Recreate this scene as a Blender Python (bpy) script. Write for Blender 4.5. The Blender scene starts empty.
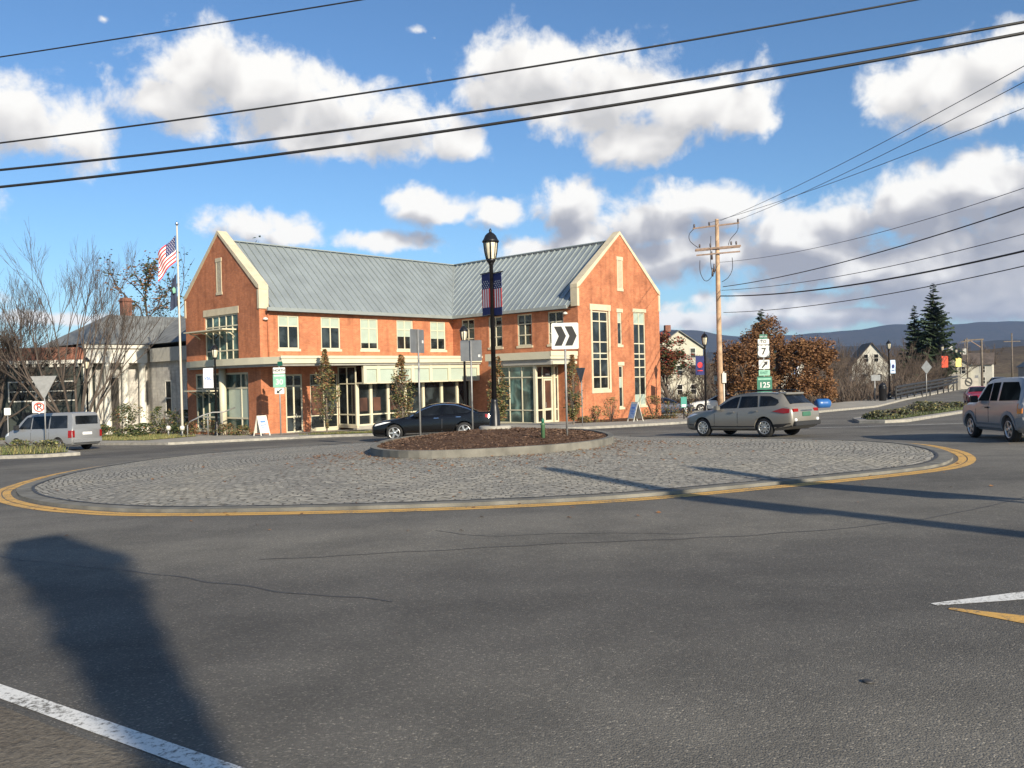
import bpy, bmesh, math, random
from math import sin, cos, pi, radians, sqrt, atan2
from mathutils import Vector, Matrix, noise

SC = bpy.context.scene
HAZE = .62e-4
COL = SC.collection
random.seed(7)

# ------------------------------------------------------------------ terrain
YK = [(-3000, 1.88), (-60, 1.88), (70, -2.19), (110, -2.25), (170, -4.3), (9000, -4.3)]
def G(x, y):
    for (a, za), (b, zb) in zip(YK, YK[1:]):
        if y <= b:
            z = za + (zb - za) * (y - a) / (b - a)
            break
    return z + .0125 * max(-200, min(200, x))

# ------------------------------------------------------------------ mesh builder
class MB:
    def __init__(s):
        s.v = []; s.f = []; s.m = []; s.smooth = []
    def add(s, vs, fs, mi=0, sm=False, M=None):
        o = len(s.v)
        for p in vs:
            p = Vector(p)
            s.v.append(M @ p if M is not None else p)
        for f in fs:
            s.f.append([i + o for i in f]); s.m.append(mi); s.smooth.append(sm)
    def box(s, x0, x1, y0, y1, z0, z1, mi=0, M=None):
        s.add([(x0,y0,z0),(x1,y0,z0),(x1,y1,z0),(x0,y1,z0),(x0,y0,z1),(x1,y0,z1),(x1,y1,z1),(x0,y1,z1)],
              [(0,3,2,1),(4,5,6,7),(0,1,5,4),(1,2,6,5),(2,3,7,6),(3,0,4,7)], mi, False, M)
    def bar(s, a, b, w, h, mi=0):
        a = Vector(a); b = Vector(b); d = b - a; L = d.length
        if L < 1e-6: return
        q = d.to_track_quat('X', 'Z').to_matrix().to_4x4()
        s.box(0, L, -w/2, w/2, -h/2, h/2, mi, Matrix.Translation(a) @ q)
    def tube(s, pts, rad, n=8, mi=0, cap=True, sm=True):
        pts = [Vector(p) for p in pts]
        if not hasattr(rad, '__len__'): rad = [rad] * len(pts)
        o = len(s.v)
        for i, p in enumerate(pts):
            t = (pts[min(i+1, len(pts)-1)] - pts[max(i-1, 0)])
            t = t.normalized() if t.length > 1e-9 else Vector((0,0,1))
            up = Vector((0,0,1)) if abs(t.z) < .9 else Vector((1,0,0))
            a = t.cross(up).normalized(); b = t.cross(a)
            for k in range(n):
                th = 2*pi*k/n
                s.v.append(p + (a*cos(th) + b*sin(th)) * rad[i])
        for i in range(len(pts)-1):
            for k in range(n):
                s.f.append([o+i*n+k, o+i*n+(k+1)%n, o+(i+1)*n+(k+1)%n, o+(i+1)*n+k]); s.m.append(mi); s.smooth.append(sm)
        if cap and n > 2:
            s.f.append([o+k for k in range(n)]); s.m.append(mi); s.smooth.append(False)
            e = o + (len(pts)-1)*n
            s.f.append([e+k for k in reversed(range(n))]); s.m.append(mi); s.smooth.append(False)
    def lathe(s, prof, n=16, mi=0, M=None, sm=True):
        vs = []; fs = []
        for r, z in prof:
            for k in range(n): vs.append((r*cos(2*pi*k/n), r*sin(2*pi*k/n), z))
        for i in range(len(prof)-1):
            for k in range(n): fs.append((i*n+k, i*n+(k+1)%n, (i+1)*n+(k+1)%n, (i+1)*n+k))
        fs.append(tuple(reversed(range(n)))); fs.append(tuple((len(prof)-1)*n+k for k in range(n)))
        s.add(vs, fs, mi, sm, M)
    def prism(s, poly, y0, y1, mi=0, M=None):            # polygon in (x,z) pulled along y
        n = len(poly)
        vs = [(x,y0,z) for x,z in poly] + [(x,y1,z) for x,z in poly]
        fs = [tuple(range(n)), tuple(reversed(range(n,2*n)))] + [(i,n+i,n+(i+1)%n,(i+1)%n) for i in range(n)]
        s.add(vs, fs, mi, False, M)
    def slab(s, poly, z0, z1, mi=0, M=None):             # polygon in (x,y) pulled along z
        n = len(poly)
        vs = [(x,y,z0) for x,y in poly] + [(x,y,z1) for x,y in poly]
        fs = [tuple(reversed(range(n))), tuple(range(n,2*n))] + [(i,(i+1)%n,n+(i+1)%n,n+i) for i in range(n)]
        s.add(vs, fs, mi, False, M)
    def build(s, name, mats, parent=None, loc=None, rz=0, recalc=True, angle=None):
        me = bpy.data.meshes.new(name)
        me.from_pydata([tuple(v) for v in s.v], [], s.f)
        if not isinstance(mats, (list, tuple)): mats = [mats]
        for m in mats: me.materials.append(m)
        me.polygons.foreach_set('material_index', s.m)
        me.polygons.foreach_set('use_smooth', s.smooth)
        if recalc:
            bm = bmesh.new(); bm.from_mesh(me); bmesh.ops.recalc_face_normals(bm, faces=bm.faces); bm.to_mesh(me); bm.free()
        if angle: me.set_sharp_from_angle(angle=radians(angle))
        me.update()
        o = bpy.data.objects.new(name, me); COL.objects.link(o)
        if parent is not None: o.parent = parent
        if loc is not None: o.location = loc
        o.rotation_euler.z = rz
        return o

def tag(o, label=None, cat=None, group=None, kind=None):
    if label: o['label'] = label
    if cat: o['category'] = cat
    if group: o['group'] = group
    if kind: o['kind'] = kind
    return o
def thing(name, label, cat, loc=(0,0,0), rz=0, group=None):
    o = bpy.data.objects.new(name, None); COL.objects.link(o)
    o.location = loc; o.rotation_euler.z = rz
    o.empty_display_size = .3
    return tag(o, label, cat, group)
def copy_tree(o, parent=None):
    c = o.copy(); COL.objects.link(c)
    if parent is not None: c.parent = parent
    for ch in [x for x in list(COL.objects) if x.parent == o]: copy_tree(ch, c)
    return c

# ------------------------------------------------------------------ materials
def _nt(name):
    m = bpy.data.materials.new(name); m.use_nodes = True
    nt = m.node_tree; b = nt.nodes['Principled BSDF']
    return m, nt, b
def mat(name, col, rough=.6, metal=0, var=.15, scale=3., bump=0, bscale=40., coat=0, detail=4, spec=.5, coords='Object', trans=0):
    m, nt, b = _nt(name); N = nt.nodes; L = nt.links
    b.inputs['Roughness'].default_value = rough; b.inputs['Metallic'].default_value = metal
    b.inputs['Specular IOR Level'].default_value = spec
    if coat: b.inputs['Coat Weight'].default_value = coat; b.inputs['Coat Roughness'].default_value = .06
    tc = N.new('ShaderNodeTexCoord')
    if var:
        no = N.new('ShaderNodeTexNoise'); no.inputs['Scale'].default_value = scale; no.inputs['Detail'].default_value = detail
        L.new(tc.outputs[coords], no.inputs['Vector'])
        mr = N.new('ShaderNodeMapRange'); mr.inputs['From Min'].default_value = .3; mr.inputs['From Max'].default_value = .7
        mr.inputs['To Min'].default_value = 1 - var; mr.inputs['To Max'].default_value = 1 + var
        L.new(no.outputs['Fac'], mr.inputs['Value'])
        mx = N.new('ShaderNodeVectorMath'); mx.operation = 'SCALE'; mx.inputs[0].default_value = col[:3]
        L.new(mr.outputs[0], mx.inputs['Scale']); L.new(mx.outputs[0], b.inputs['Base Color'])
    else: b.inputs['Base Color'].default_value = (*col[:3], 1)
    if bump:
        n2 = N.new('ShaderNodeTexNoise'); n2.inputs['Scale'].default_value = bscale; n2.inputs['Detail'].default_value = 4
        L.new(tc.outputs[coords], n2.inputs['Vector'])
        bp = N.new('ShaderNodeBump'); bp.inputs['Strength'].default_value = bump; bp.inputs['Distance'].default_value = .02
        L.new(n2.outputs['Fac'], bp.inputs['Height']); L.new(bp.outputs[0], b.inputs['Normal'])
    return m
def ramp(nt, src, stops):
    r = nt.nodes.new('ShaderNodeValToRGB'); nt.links.new(src, r.inputs[0])
    e = r.color_ramp.elements
    while len(e) < len(stops): e.new(.5)
    for el, (p, c) in zip(e, stops): el.position = p; el.color = (*c, 1)
    return r.outputs[0]
def noise_node(nt, vec, scale, detail=4, rough=.5, dist=0):
    n = nt.nodes.new('ShaderNodeTexNoise'); n.inputs['Scale'].default_value = scale; n.inputs['Detail'].default_value = detail
    n.inputs['Roughness'].default_value = rough; n.inputs['Distortion'].default_value = dist
    if vec is not None: nt.links.new(vec, n.inputs['Vector'])
    return n.outputs['Fac']
def mathn(nt, op, a, b=None, c=None):
    n = nt.nodes.new('ShaderNodeMath'); n.operation = op
    for i, v in enumerate((a, b, c)):
        if v is None: continue
        if isinstance(v, (int, float)): n.inputs[i].default_value = v
        else: nt.links.new(v, n.inputs[i])
    return n.outputs[0]
def mixc(nt, fac, a, b, mode='MIX'):
    n = nt.nodes.new('ShaderNodeMix'); n.data_type = 'RGBA'; n.blend_type = mode
    for i, v in ((0, fac), (6, a), (7, b)):
        if isinstance(v, (int, float)): n.inputs[i].default_value = v
        elif isinstance(v, tuple): n.inputs[i].default_value = (*v, 1)
        else: nt.links.new(v, n.inputs[i])
    return n.outputs[2]
def bumpn(nt, h, strength, dist, b):
    n = nt.nodes.new('ShaderNodeBump'); n.inputs['Strength'].default_value = strength; n.inputs['Distance'].default_value = dist
    nt.links.new(h, n.inputs['Height']); nt.links.new(n.outputs[0], b.inputs['Normal'])

def asphalt():
    m, nt, b = _nt('asphalt'); tc = nt.nodes.new('ShaderNodeTexCoord').outputs['Object']
    mp = nt.nodes.new('ShaderNodeMapping'); nt.links.new(tc, mp.inputs['Vector']); mp.inputs['Rotation'].default_value = (0,0,.18); mp.inputs['Scale'].default_value = (.45,1.25,1)
    big = noise_node(nt, mp.outputs[0], .30, 4, .55, .5)
    mid = noise_node(nt, tc, 1.3, 5, .6)
    fine = noise_node(nt, tc, 55, 3, .7)
    base = ramp(nt, big, [(.30, (.082,.079,.072)), (.48, (.135,.129,.116)), (.68, (.205,.194,.170))])
    c = mixc(nt, .5, base, ramp(nt, mid, [(.35, (.104,.098,.087)), (.65, (.178,.167,.146))]))
    vo = nt.nodes.new('ShaderNodeTexVoronoi'); vo.inputs['Scale'].default_value = 92; nt.links.new(tc, vo.inputs['Vector'])
    rc = nt.nodes.new('ShaderNodeSeparateColor'); nt.links.new(vo.outputs['Color'], rc.inputs[0])
    stone = ramp(nt, rc.outputs[0], [(.0, (.72,.72,.72)), (.80, (1.02,1.01,1.0)), (.94, (1.4,1.37,1.3)), (1, (2.3,2.2,2.05))])
    c = mixc(nt, .85, c, stone, 'MULTIPLY')
    vs_ = nt.nodes.new('ShaderNodeVectorMath'); vs_.operation = 'DISTANCE'; nt.links.new(tc, vs_.inputs[0]); vs_.inputs[1].default_value = (-.9, 25.2, -.7)
    rad = mathn(nt, 'ADD', mathn(nt, 'MULTIPLY', vs_.outputs['Value'], 1/30), mathn(nt, 'MULTIPLY', mathn(nt, 'SUBTRACT', big, .5), .12))
    lane = ramp(nt, rad, [(.44, (1.0,1.0,1.0)), (.535, (1.12,1.11,1.08)), (.585, (.74,.74,.76)), (.665, (.70,.70,.72)), (.72, (1.06,1.05,1.03)), (.80, (.86,.86,.86)), (.9, (1.05,1.05,1.05))])
    c = mixc(nt, .9, c, lane, 'MULTIPLY')
    nt.links.new(c, b.inputs['Base Color'])
    b.inputs['Roughness'].default_value = .86; b.inputs['Specular IOR Level'].default_value = .25
    h = mathn(nt, 'ADD', mathn(nt, 'MULTIPLY', vo.outputs['Distance'], -.8), fine)
    bumpn(nt, h, .42, .012, b)
    return m
def brick(name, c1, c2, mortar, bw=.21, bh=.075):
    m, nt, b = _nt(name); tc = nt.nodes.new('ShaderNodeTexCoord').outputs['Object']
    s = nt.nodes.new('ShaderNodeSeparateXYZ'); nt.links.new(tc, s.inputs[0])
    xy = mathn(nt, 'ADD', s.outputs[0], s.outputs[1])
    cb = nt.nodes.new('ShaderNodeCombineXYZ'); nt.links.new(xy, cb.inputs[0]); nt.links.new(s.outputs[2], cb.inputs[1])
    br = nt.nodes.new('ShaderNodeTexBrick'); nt.links.new(cb.outputs[0], br.inputs['Vector'])
    br.inputs['Scale'].default_value = 1; br.inputs['Brick Width'].default_value = bw; br.inputs['Row Height'].default_value = bh
    br.inputs['Mortar Size'].default_value = .006; br.inputs['Bias'].default_value = .0
    br.inputs['Color1'].default_value = (*c1, 1); br.inputs['Color2'].default_value = (*c2, 1); br.inputs['Mortar'].default_value = (*mortar, 1)
    n1 = noise_node(nt, tc, .55, 5, .6); n2 = noise_node(nt, tc, 3.5, 4)
    st = mixc(nt, .8, br.outputs['Color'], ramp(nt, n1, [(.3, (.64,.62,.63)), (.5, (1,1,1)), (.72, (1.16,1.15,1.12))]), 'MULTIPLY')
    st = mixc(nt, .45, st, ramp(nt, n2, [(.3, (.7,.68,.66)), (.7, (1.2,1.2,1.2))]), 'MULTIPLY')
    # rain streaks running down the wall
    sv = nt.nodes.new('ShaderNodeCombineXYZ'); nt.links.new(mathn(nt,'MULTIPLY',xy,1.7), sv.inputs[0]); nt.links.new(mathn(nt,'MULTIPLY',s.outputs[2],.13), sv.inputs[1])
    n3 = noise_node(nt, sv.outputs[0], 1.6, 4)
    st = mixc(nt, .5, st, ramp(nt, n3, [(.34, (.62,.58,.57)), (.5, (1,1,1))]), 'MULTIPLY')
    nt.links.new(st, b.inputs['Base Color']); b.inputs['Roughness'].default_value = .85; b.inputs['Specular IOR Level'].default_value = .25
    bumpn(nt, br.outputs['Fac'], -.35, .008, b)
    return m
def pavers():
    m, nt, b = _nt('granite_pavers'); tc = nt.nodes.new('ShaderNodeTexCoord').outputs['Object']
    dn = nt.nodes.new('ShaderNodeTexNoise'); dn.inputs['Scale'].default_value = 1.1; dn.inputs['Detail'].default_value = 3; nt.links.new(tc, dn.inputs['Vector'])
    s = nt.nodes.new('ShaderNodeSeparateXYZ'); nt.links.new(tc, s.inputs[0])
    r = mathn(nt, 'SQRT', mathn(nt, 'ADD', mathn(nt, 'MULTIPLY', s.outputs[0], s.outputs[0]), mathn(nt, 'MULTIPLY', s.outputs[1], s.outputs[1])))
    r2 = mathn(nt, 'ADD', r, mathn(nt, 'MULTIPLY', dn.outputs['Fac'], .42))
    a = mathn(nt, 'ADD', mathn(nt, 'MULTIPLY', mathn(nt, 'ARCTAN2', s.outputs[0], mathn(nt, 'MULTIPLY', s.outputs[1], -1)), 9.), mathn(nt, 'MULTIPLY', dn.outputs['Fac'], .9))
    cb = nt.nodes.new('ShaderNodeCombineXYZ'); nt.links.new(a, cb.inputs[0]); nt.links.new(r2, cb.inputs[1])
    br = nt.nodes.new('ShaderNodeTexBrick'); nt.links.new(cb.outputs[0], br.inputs['Vector'])
    br.inputs['Scale'].default_value = 1; br.inputs['Brick Width'].default_value = .21; br.inputs['Row Height'].default_value = .12
    br.inputs['Mortar Size'].default_value = .014; br.inputs['Mortar Smooth'].default_value = .3
    br.inputs['Color1'].default_value = (.40,.375,.32,1); br.inputs['Color2'].default_value = (.265,.255,.225,1); br.inputs['Mortar'].default_value = (.12,.11,.09,1)
    n1 = noise_node(nt, tc, .45, 4); n2 = noise_node(nt, tc, 9, 4, .7)
    c = mixc(nt, .75, br.outputs['Color'], ramp(nt, n1, [(.3, (.78,.78,.80)), (.5, (1,1,1)), (.7, (1.16,1.13,1.06))]), 'MULTIPLY')
    c = mixc(nt, .8, c, ramp(nt, n2, [(.28, (.5,.5,.5)), (.5, (.95,.95,.95)), (.72, (1.4,1.38,1.33))]), 'MULTIPLY')
    nt.links.new(c, b.inputs['Base Color']); b.inputs['Roughness'].default_value = .85; b.inputs['Specular IOR Level'].default_value = .3
    h = mathn(nt, 'ADD', mathn(nt, 'MULTIPLY', br.outputs['Fac'], -1), mathn(nt, 'MULTIPLY', n2, 1.3))
    bumpn(nt, h, .9, .035, b)
    return m
def ground_mat(name, stops, scale=.5, bump=.5, fine=14):
    m, nt, b = _nt(name); tc = nt.nodes.new('ShaderNodeTexCoord').outputs['Object']
    n1 = noise_node(nt, tc, scale, 6, .65); n2 = noise_node(nt, tc, fine, 4, .7)
    c = mixc(nt, .7, ramp(nt, n1, stops), ramp(nt, n2, [(.3, (.45,.45,.45)), (.7, (1.45,1.45,1.4))]), 'MULTIPLY')
    nt.links.new(c, b.inputs['Base Color']); b.inputs['Roughness'].default_value = .95; b.inputs['Specular IOR Level'].default_value = .15
    bumpn(nt, n2, bump, .05, b)
    return m
def worn_paint(name, col, under=(.13,.12,.10)):
    m, nt, b = _nt(name); tc = nt.nodes.new('ShaderNodeTexCoord').outputs['Object']
    n1 = noise_node(nt, tc, 28, 5, .75); n2 = noise_node(nt, tc, 2.2, 3)
    k = mathn(nt, 'ADD', n1, mathn(nt, 'MULTIPLY', n2, .45))
    f = ramp(nt, k, [(.57, (0,0,0)), (.71, (1,1,1))])
    c = mixc(nt, f, under, col)
    nt.links.new(c, b.inputs['Base Color']); b.inputs['Roughness'].default_value = .8
    bumpn(nt, n1, .3, .01, b)
    return m
def window_glass(name='window_glass', dark=(.012,.015,.016), rough=.04):
    m, nt, b = _nt(name); tc = nt.nodes.new('ShaderNodeTexCoord').outputs['Object']
    n = noise_node(nt, tc, .9, 3, .5, .5)
    c = ramp(nt, n, [(.35, tuple(x*.5 for x in dark)), (.52, dark), (.68, tuple(x*3.2 for x in dark))])
    nt.links.new(c, b.inputs['Base Color']); b.inputs['Roughness'].default_value = rough; b.inputs['Specular IOR Level'].default_value = .6
    n2 = noise_node(nt, tc, 1.6, 2); bumpn(nt, n2, .05, .05, b)
    return m
def leafmat(name, col, var=.35):
    m, nt, b = _nt(name); tc = nt.nodes.new('ShaderNodeTexCoord').outputs['Object']
    n = noise_node(nt, tc, 2.2, 4, .7); n2 = noise_node(nt, tc, 17, 2)
    lo = tuple(c*(1-var) for c in col); hi = tuple(c*(1+var) for c in col)
    c = mixc(nt, .5, ramp(nt, n, [(.3, lo), (.7, hi)]), ramp(nt, n2, [(.3, lo), (.7, hi)]))
    nt.links.new(c, b.inputs['Base Color']); b.inputs['Roughness'].default_value = .65; b.inputs['Specular IOR Level'].default_value = .3
    return m

M = {}
M['asphalt'] = asphalt()
M['shoulder'] = ground_mat('gritty_shoulder', [(.3, (.12,.10,.08)), (.55, (.16,.14,.115)), (.75, (.20,.175,.14))], .9, .5, 30)
M['brick'] = brick('red_brick', (.50,.178,.080), (.40,.135,.062), (.36,.22,.15))
M['brick_old'] = brick('old_brick', (.25,.09,.055), (.18,.07,.045), (.22,.17,.14))
M['stone_wall'] = brick('grey_limestone', (.52,.50,.46), (.42,.41,.385), (.33,.32,.30), .55, .24)
M['pavers'] = pavers()
M['concrete'] = mat('concrete', (.31,.29,.25), .9, 0, .18, 1.7, .4, 60)
M['kerb_dull'] = mat('weathered_kerb', (.155,.147,.125), .9, 0, .35, 2.2, .5, 50)
M['kerb'] = mat('kerb_granite', (.29,.275,.24), .88, 0, .25, 5, .5, 50)
M['sidewalk'] = mat('sidewalk_concrete', (.30,.28,.24), .9, 0, .16, .9, .3, 50)
M['cream_stone'] = mat('cream_cast_stone', (.52,.45,.32), .8, 0, .1, 2.5, .2, 30)
M['cream_paint'] = mat('cream_painted_metal', (.54,.50,.37), .5, 0, .05, 1.2)
M['fascia_grey'] = mat('soffit_grey', (.30,.29,.26), .6, 0, .1)
M['roof_metal'] = mat('standing_seam_metal', (.30,.338,.345), .42, .35, .10, .7)
M['gutter'] = mat('gutter_metal', (.33,.36,.345), .4, .4, .06)
M['glass'] = window_glass()
M['glass_green'] = window_glass('green_tinted_glass', (.05,.085,.075), .06)
M['frost'] = mat('frosted_green_glass', (.36,.42,.355), .25, 0, .06, 1.1)
M['blind'] = mat('window_blind', (.33,.39,.33), .35, 0, .07, 2.)
M['interior'] = mat('interior_shade', (.07,.03,.018), .5, 0, .6, .9)
M['black_metal'] = mat('black_painted_metal', (.012,.012,.014), .38, .2, .2)
M['lamp_glass'] = mat('lamp_glass', (.72,.66,.50), .15, 0, .15, 6)
M['steel'] = mat('galvanised_steel', (.27,.27,.265), .5, .4, .15, 6)
M['sign_back'] = mat('sign_back_aluminium', (.17,.18,.19), .55, .35, .12, 4)
M['white_sign'] = mat('white_sign_sheeting', (.60,.60,.57), .5, 0, .04)
M['black'] = mat('black_lettering', (.012,.012,.012), .6, 0, 0)
M['green_sign'] = mat('green_sign_sheeting', (.015,.135,.085), .5, 0, .1, 5)
M['pale_green'] = mat('faded_green_sheeting', (.20,.42,.31), .5, 0, .1, 5)
M['red_sign'] = mat('red_sign_ink', (.62,.05,.03), .5, 0, .05)
M['blue'] = mat('navy_cloth', (.014,.02,.10), .8, 0, .15, 5)
M['flag_red'] = mat('flag_red', (.55,.035,.04), .8, 0, .1, 6)
M['flag_white'] = mat('flag_white', (.80,.78,.76), .8, 0, .05)
M['dark_flag'] = mat('dark_blue_flag', (.02,.028,.06), .8, 0, .25, 4)
M['banner_white'] = mat('white_banner_cloth', (.62,.63,.66), .8, 0, .04)
M['banner_blue'] = mat('pale_blue_print', (.12,.24,.62), .8, 0, .1)
M['banner_red'] = mat('scarlet_banner', (.75,.075,.03), .8, 0, .1)
M['banner_yellow'] = mat('yellow_banner', (.80,.66,.20), .8, 0, .1)
M['wood_pole'] = mat('weathered_pole_wood', (.40,.27,.17), .9, 0, .35, 2.5, .5, 25)
M['wood_arm'] = mat('crossarm_wood', (.24,.17,.13), .9, 0, .25, 4)
M['cable'] = mat('black_cable', (.012,.012,.013), .6, 0, 0)
M['wire'] = mat('bare_wire', (.045,.045,.05), .5, .3, 0)
M['ceramic'] = mat('brown_insulator', (.06,.04,.035), .3, 0, .1)
M['yellow_line'] = worn_paint('yellow_road_paint', (.62,.355,.085))
M['white_line'] = worn_paint('white_road_paint', (.70,.69,.65))
M['tar'] = mat('tar_sealant', (.04,.038,.036), .6, 0, .2)
M['mulch'] = ground_mat('bark_mulch', [(.3, (.075,.042,.027)), (.55, (.125,.070,.043)), (.75, (.19,.115,.073))], 3.2, 1, 26)
M['chip'] = mat('bark_chip', (.17,.10,.06), .95, 0, .6, 3)
M['ground'] = ground_mat('dry_grass_earth', [(.3, (.085,.062,.04)), (.55, (.13,.10,.055)), (.75, (.11,.12,.05))], .25, .6, 7)
M['lawn'] = ground_mat('lawn_grass', [(.3, (.05,.07,.02)), (.55, (.09,.105,.035)), (.75, (.15,.135,.06))], .8, .8, 18)
M['bark'] = mat('grey_bark', (.135,.112,.09), .95, 0, .3, 3, .5, 20)
M['bark_dark'] = mat('dark_bark', (.075,.058,.047), .95, 0, .3, 3, .5, 20)
M['twig'] = mat('brown_twig', (.12,.085,.066), .95, 0, .3, 1.)
M['brush_twig'] = mat('grey_brown_brush', (.105,.077,.058), .95, 0, .45, .25)
M['leaf_olive'] = leafmat('olive_leaf', (.16,.15,.06))
M['leaf_brown'] = leafmat('russet_leaf', (.20,.10,.045))
M['leaf_rust'] = leafmat('oak_rust_leaf', (.125,.060,.028))
M['leaf_rust2'] = leafmat('oak_amber_leaf', (.20,.105,.045))
M['leaf_red'] = leafmat('red_leaf', (.20,.035,.022))
M['leaf_dark'] = leafmat('dark_green_leaf', (.035,.055,.020))
M['needle'] = leafmat('spruce_needle', (.032,.050,.028))
M['straw'] = leafmat('straw_blade', (.24,.21,.085))
M['grass_blade'] = leafmat('green_blade', (.10,.13,.04))
M['lavender'] = leafmat('grey_sage_blade', (.10,.105,.07))
M['tyre'] = mat('tyre_rubber', (.014,.014,.014), .8, 0, .1)
M['rim'] = mat('alloy_rim', (.62,.61,.58), .28, .8, .04)
M['rim_dark'] = mat('rim_recess', (.02,.02,.02), .6, .3, 0)
M['car_glass'] = window_glass('car_glass', (.010,.012,.015), .06)
M['car_glass'].node_tree.nodes['Principled BSDF'].inputs['Specular IOR Level'].default_value = .3
M['tinted_glass'] = window_glass('tinted_car_glass', (.022,.024,.022), .25)
M['tinted_glass'].node_tree.nodes['Principled BSDF'].inputs['Specular IOR Level'].default_value = .0
M['trim'] = mat('black_plastic_trim', (.022,.022,.023), .6, 0, .1)
M['chrome'] = mat('chrome', (.75,.75,.75), .15, 1, 0)
M['tail_red'] = mat('tail_lamp_red', (.24,.008,.008), .12, 0, .05)
M['amber'] = mat('amber_lens', (.65,.20,.03), .15, 0, .05)
M['head_lamp'] = mat('head_lamp_lens', (.70,.72,.74), .1, .1, .1)
M['plate'] = mat('green_number_plate', (.05,.14,.09), .4, 0, .05)
M['plate_white'] = mat('white_number_plate', (.7,.7,.68), .4, 0, .05)
def paint(name, c, metal=.5): return mat(name, c, .38, metal*.6, .03, .8, 0, 40, .35)
M['p_black'] = mat('black_car_paint', (.004,.004,.0045), .22, 0, .03, .8, 0, 40, .25, spec=.35)
M['p_silver'] = paint('silver_car_paint', (.29,.295,.30), .6)
M['p_bronze'] = paint('grey_bronze_car_paint', (.25,.235,.205), .6)
M['p_red'] = paint('crimson_car_paint', (.30,.012,.025), .2)
M['p_navy'] = paint('navy_car_paint', (.02,.03,.06), .3)
M['p_white'] = paint('white_car_paint', (.7,.7,.68), 0)
M['cladding'] = mat('grey_plastic_cladding', (.22,.23,.235), .6, 0, .08)
M['dark_clap'] = mat('dark_green_clapboard', (.022,.030,.026), .7, 0, .15)
M['white_trim'] = mat('white_trim_paint', (.60,.58,.52), .6, 0, .06)
M['white_clap'] = mat('white_clapboard', (.44,.43,.38), .7, 0, .07, 1)
M['cream_clap'] = mat('cream_clapboard', (.42,.40,.32), .7, 0, .07, 1)
M['slate'] = mat('slate_roof', (.155,.160,.155), .75, 0, .22, 1.4, .4, 9)
M['shingle'] = mat('brown_shingle_roof', (.10,.078,.065), .85, 0, .25, 1.4)
M['frame_bronze'] = mat('bronze_frame', (.05,.045,.04), .5, .2, .1)  # plain dark bronze for the soffits and the library door
M['bin_blue'] = mat('blue_plastic', (.02,.10,.30), .35, 0, .08)
M['teal'] = mat('teal_sign_sheeting', (.04,.25,.20), .5, 0, .05)
M['stain'] = mat('dark_kerb', (.12,.115,.11), .9, 0, .2, 4)

# ------------------------------------------------------------------ flat sheets that follow the terrain
def clip_y(poly, y, keep_above):
    out = []
    n = len(poly)
    for i in range(n):
        a, b = poly[i], poly[(i+1) % n]
        ia = (a[1] >= y) == keep_above or a[1] == y; ib = (b[1] >= y) == keep_above or b[1] == y
        if ia: out.append(a)
        if ia != ib and a[1] != b[1]:
            t = (y - a[1]) / (b[1] - a[1]); out.append((a[0] + t*(b[0]-a[0]), y))
    return out
def sheet(name, poly, h, m, kind='structure', parent=None, skirt=0, origin=None, label=None, cat=None, skirt_mat=None):
    mb = MB(); cuts = [-60, 70, 110, 170]
    pieces = [poly]
    for c in cuts:
        nx = []
        for p in pieces:
            ys = [q[1] for q in p]
            if min(ys) < c - 1e-6 and max(ys) > c + 1e-6: nx += [clip_y(p, c, True), clip_y(p, c, False)]
            else: nx.append(p)
        pieces = [p for p in nx if len(p) > 2]
    ox, oy = origin or (0, 0)
    for p in pieces:
        bm_vs = [(x-ox, y-oy, G(x, y) + h) for x, y in p]
        mb.add(bm_vs, [tuple(range(len(p)))], 0)
        if skirt:
            n = len(p)
            for i in range(n):
                a, b = p[i], p[(i+1) % n]
                mb.add([(a[0]-ox,a[1]-oy,G(*a)+h),(b[0]-ox,b[1]-oy,G(*b)+h),(b[0]-ox,b[1]-oy,G(*b)+h-skirt),(a[0]-ox,a[1]-oy,G(*a)+h-skirt)], [(0,1,2,3)], 1 if skirt_mat else 0)
    o = mb.build(name, [m] + ([skirt_mat] if skirt_mat else []), parent, (ox, oy, 0), recalc=False)
    bm = bmesh.new(); bm.from_mesh(o.data); bmesh.ops.triangulate(bm, faces=[f for f in bm.faces if len(f.verts) > 4])
    for f in bm.faces:
        if f.normal.z < -.2: f.normal_flip()
    bm.to_mesh(o.data); bm.free()
    return tag(o, label, cat, None, kind)
def ribbon(name, pts, w, h, m, hf=None, closed=False, kind='structure', parent=None, origin=(0,0), widths=None, thick=0):
    mb = MB(); n = len(pts); vs = []
    for i, p in enumerate(pts):
        a = pts[i-1] if (i or closed) else p; b = pts[(i+1) % n] if (i < n-1 or closed) else p
        t = Vector((b[0]-a[0], b[1]-a[1])); t.normalize(); nn = Vector((-t.y, t.x)); ww = (widths[i] if widths else w)/2
        for s in (-1, 1):
            x, y = p[0]+nn.x*ww*s, p[1]+nn.y*ww*s
            vs.append((x-origin[0], y-origin[1], (hf(x, y) if hf else G(x, y)) + h))
    fs = [(2*i, 2*i+1, 2*((i+1) % n)+1, 2*((i+1) % n)) for i in range(n if closed else n-1)]
    if thick:
        k = len(vs); vs += [(x,y,z-thick) for x,y,z in vs]
        for i in range(n if closed else n-1):
            j = (i+1) % n
            fs += [(2*i, 2*j, k+2*j, k+2*i), (2*i+1, k+2*i+1, k+2*j+1, 2*j+1)]
    mb.add(vs, fs, 0)
    o = mb.build(name, m, parent, (origin[0], origin[1], 0))
    return tag(o, None, None, None, kind)
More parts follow.
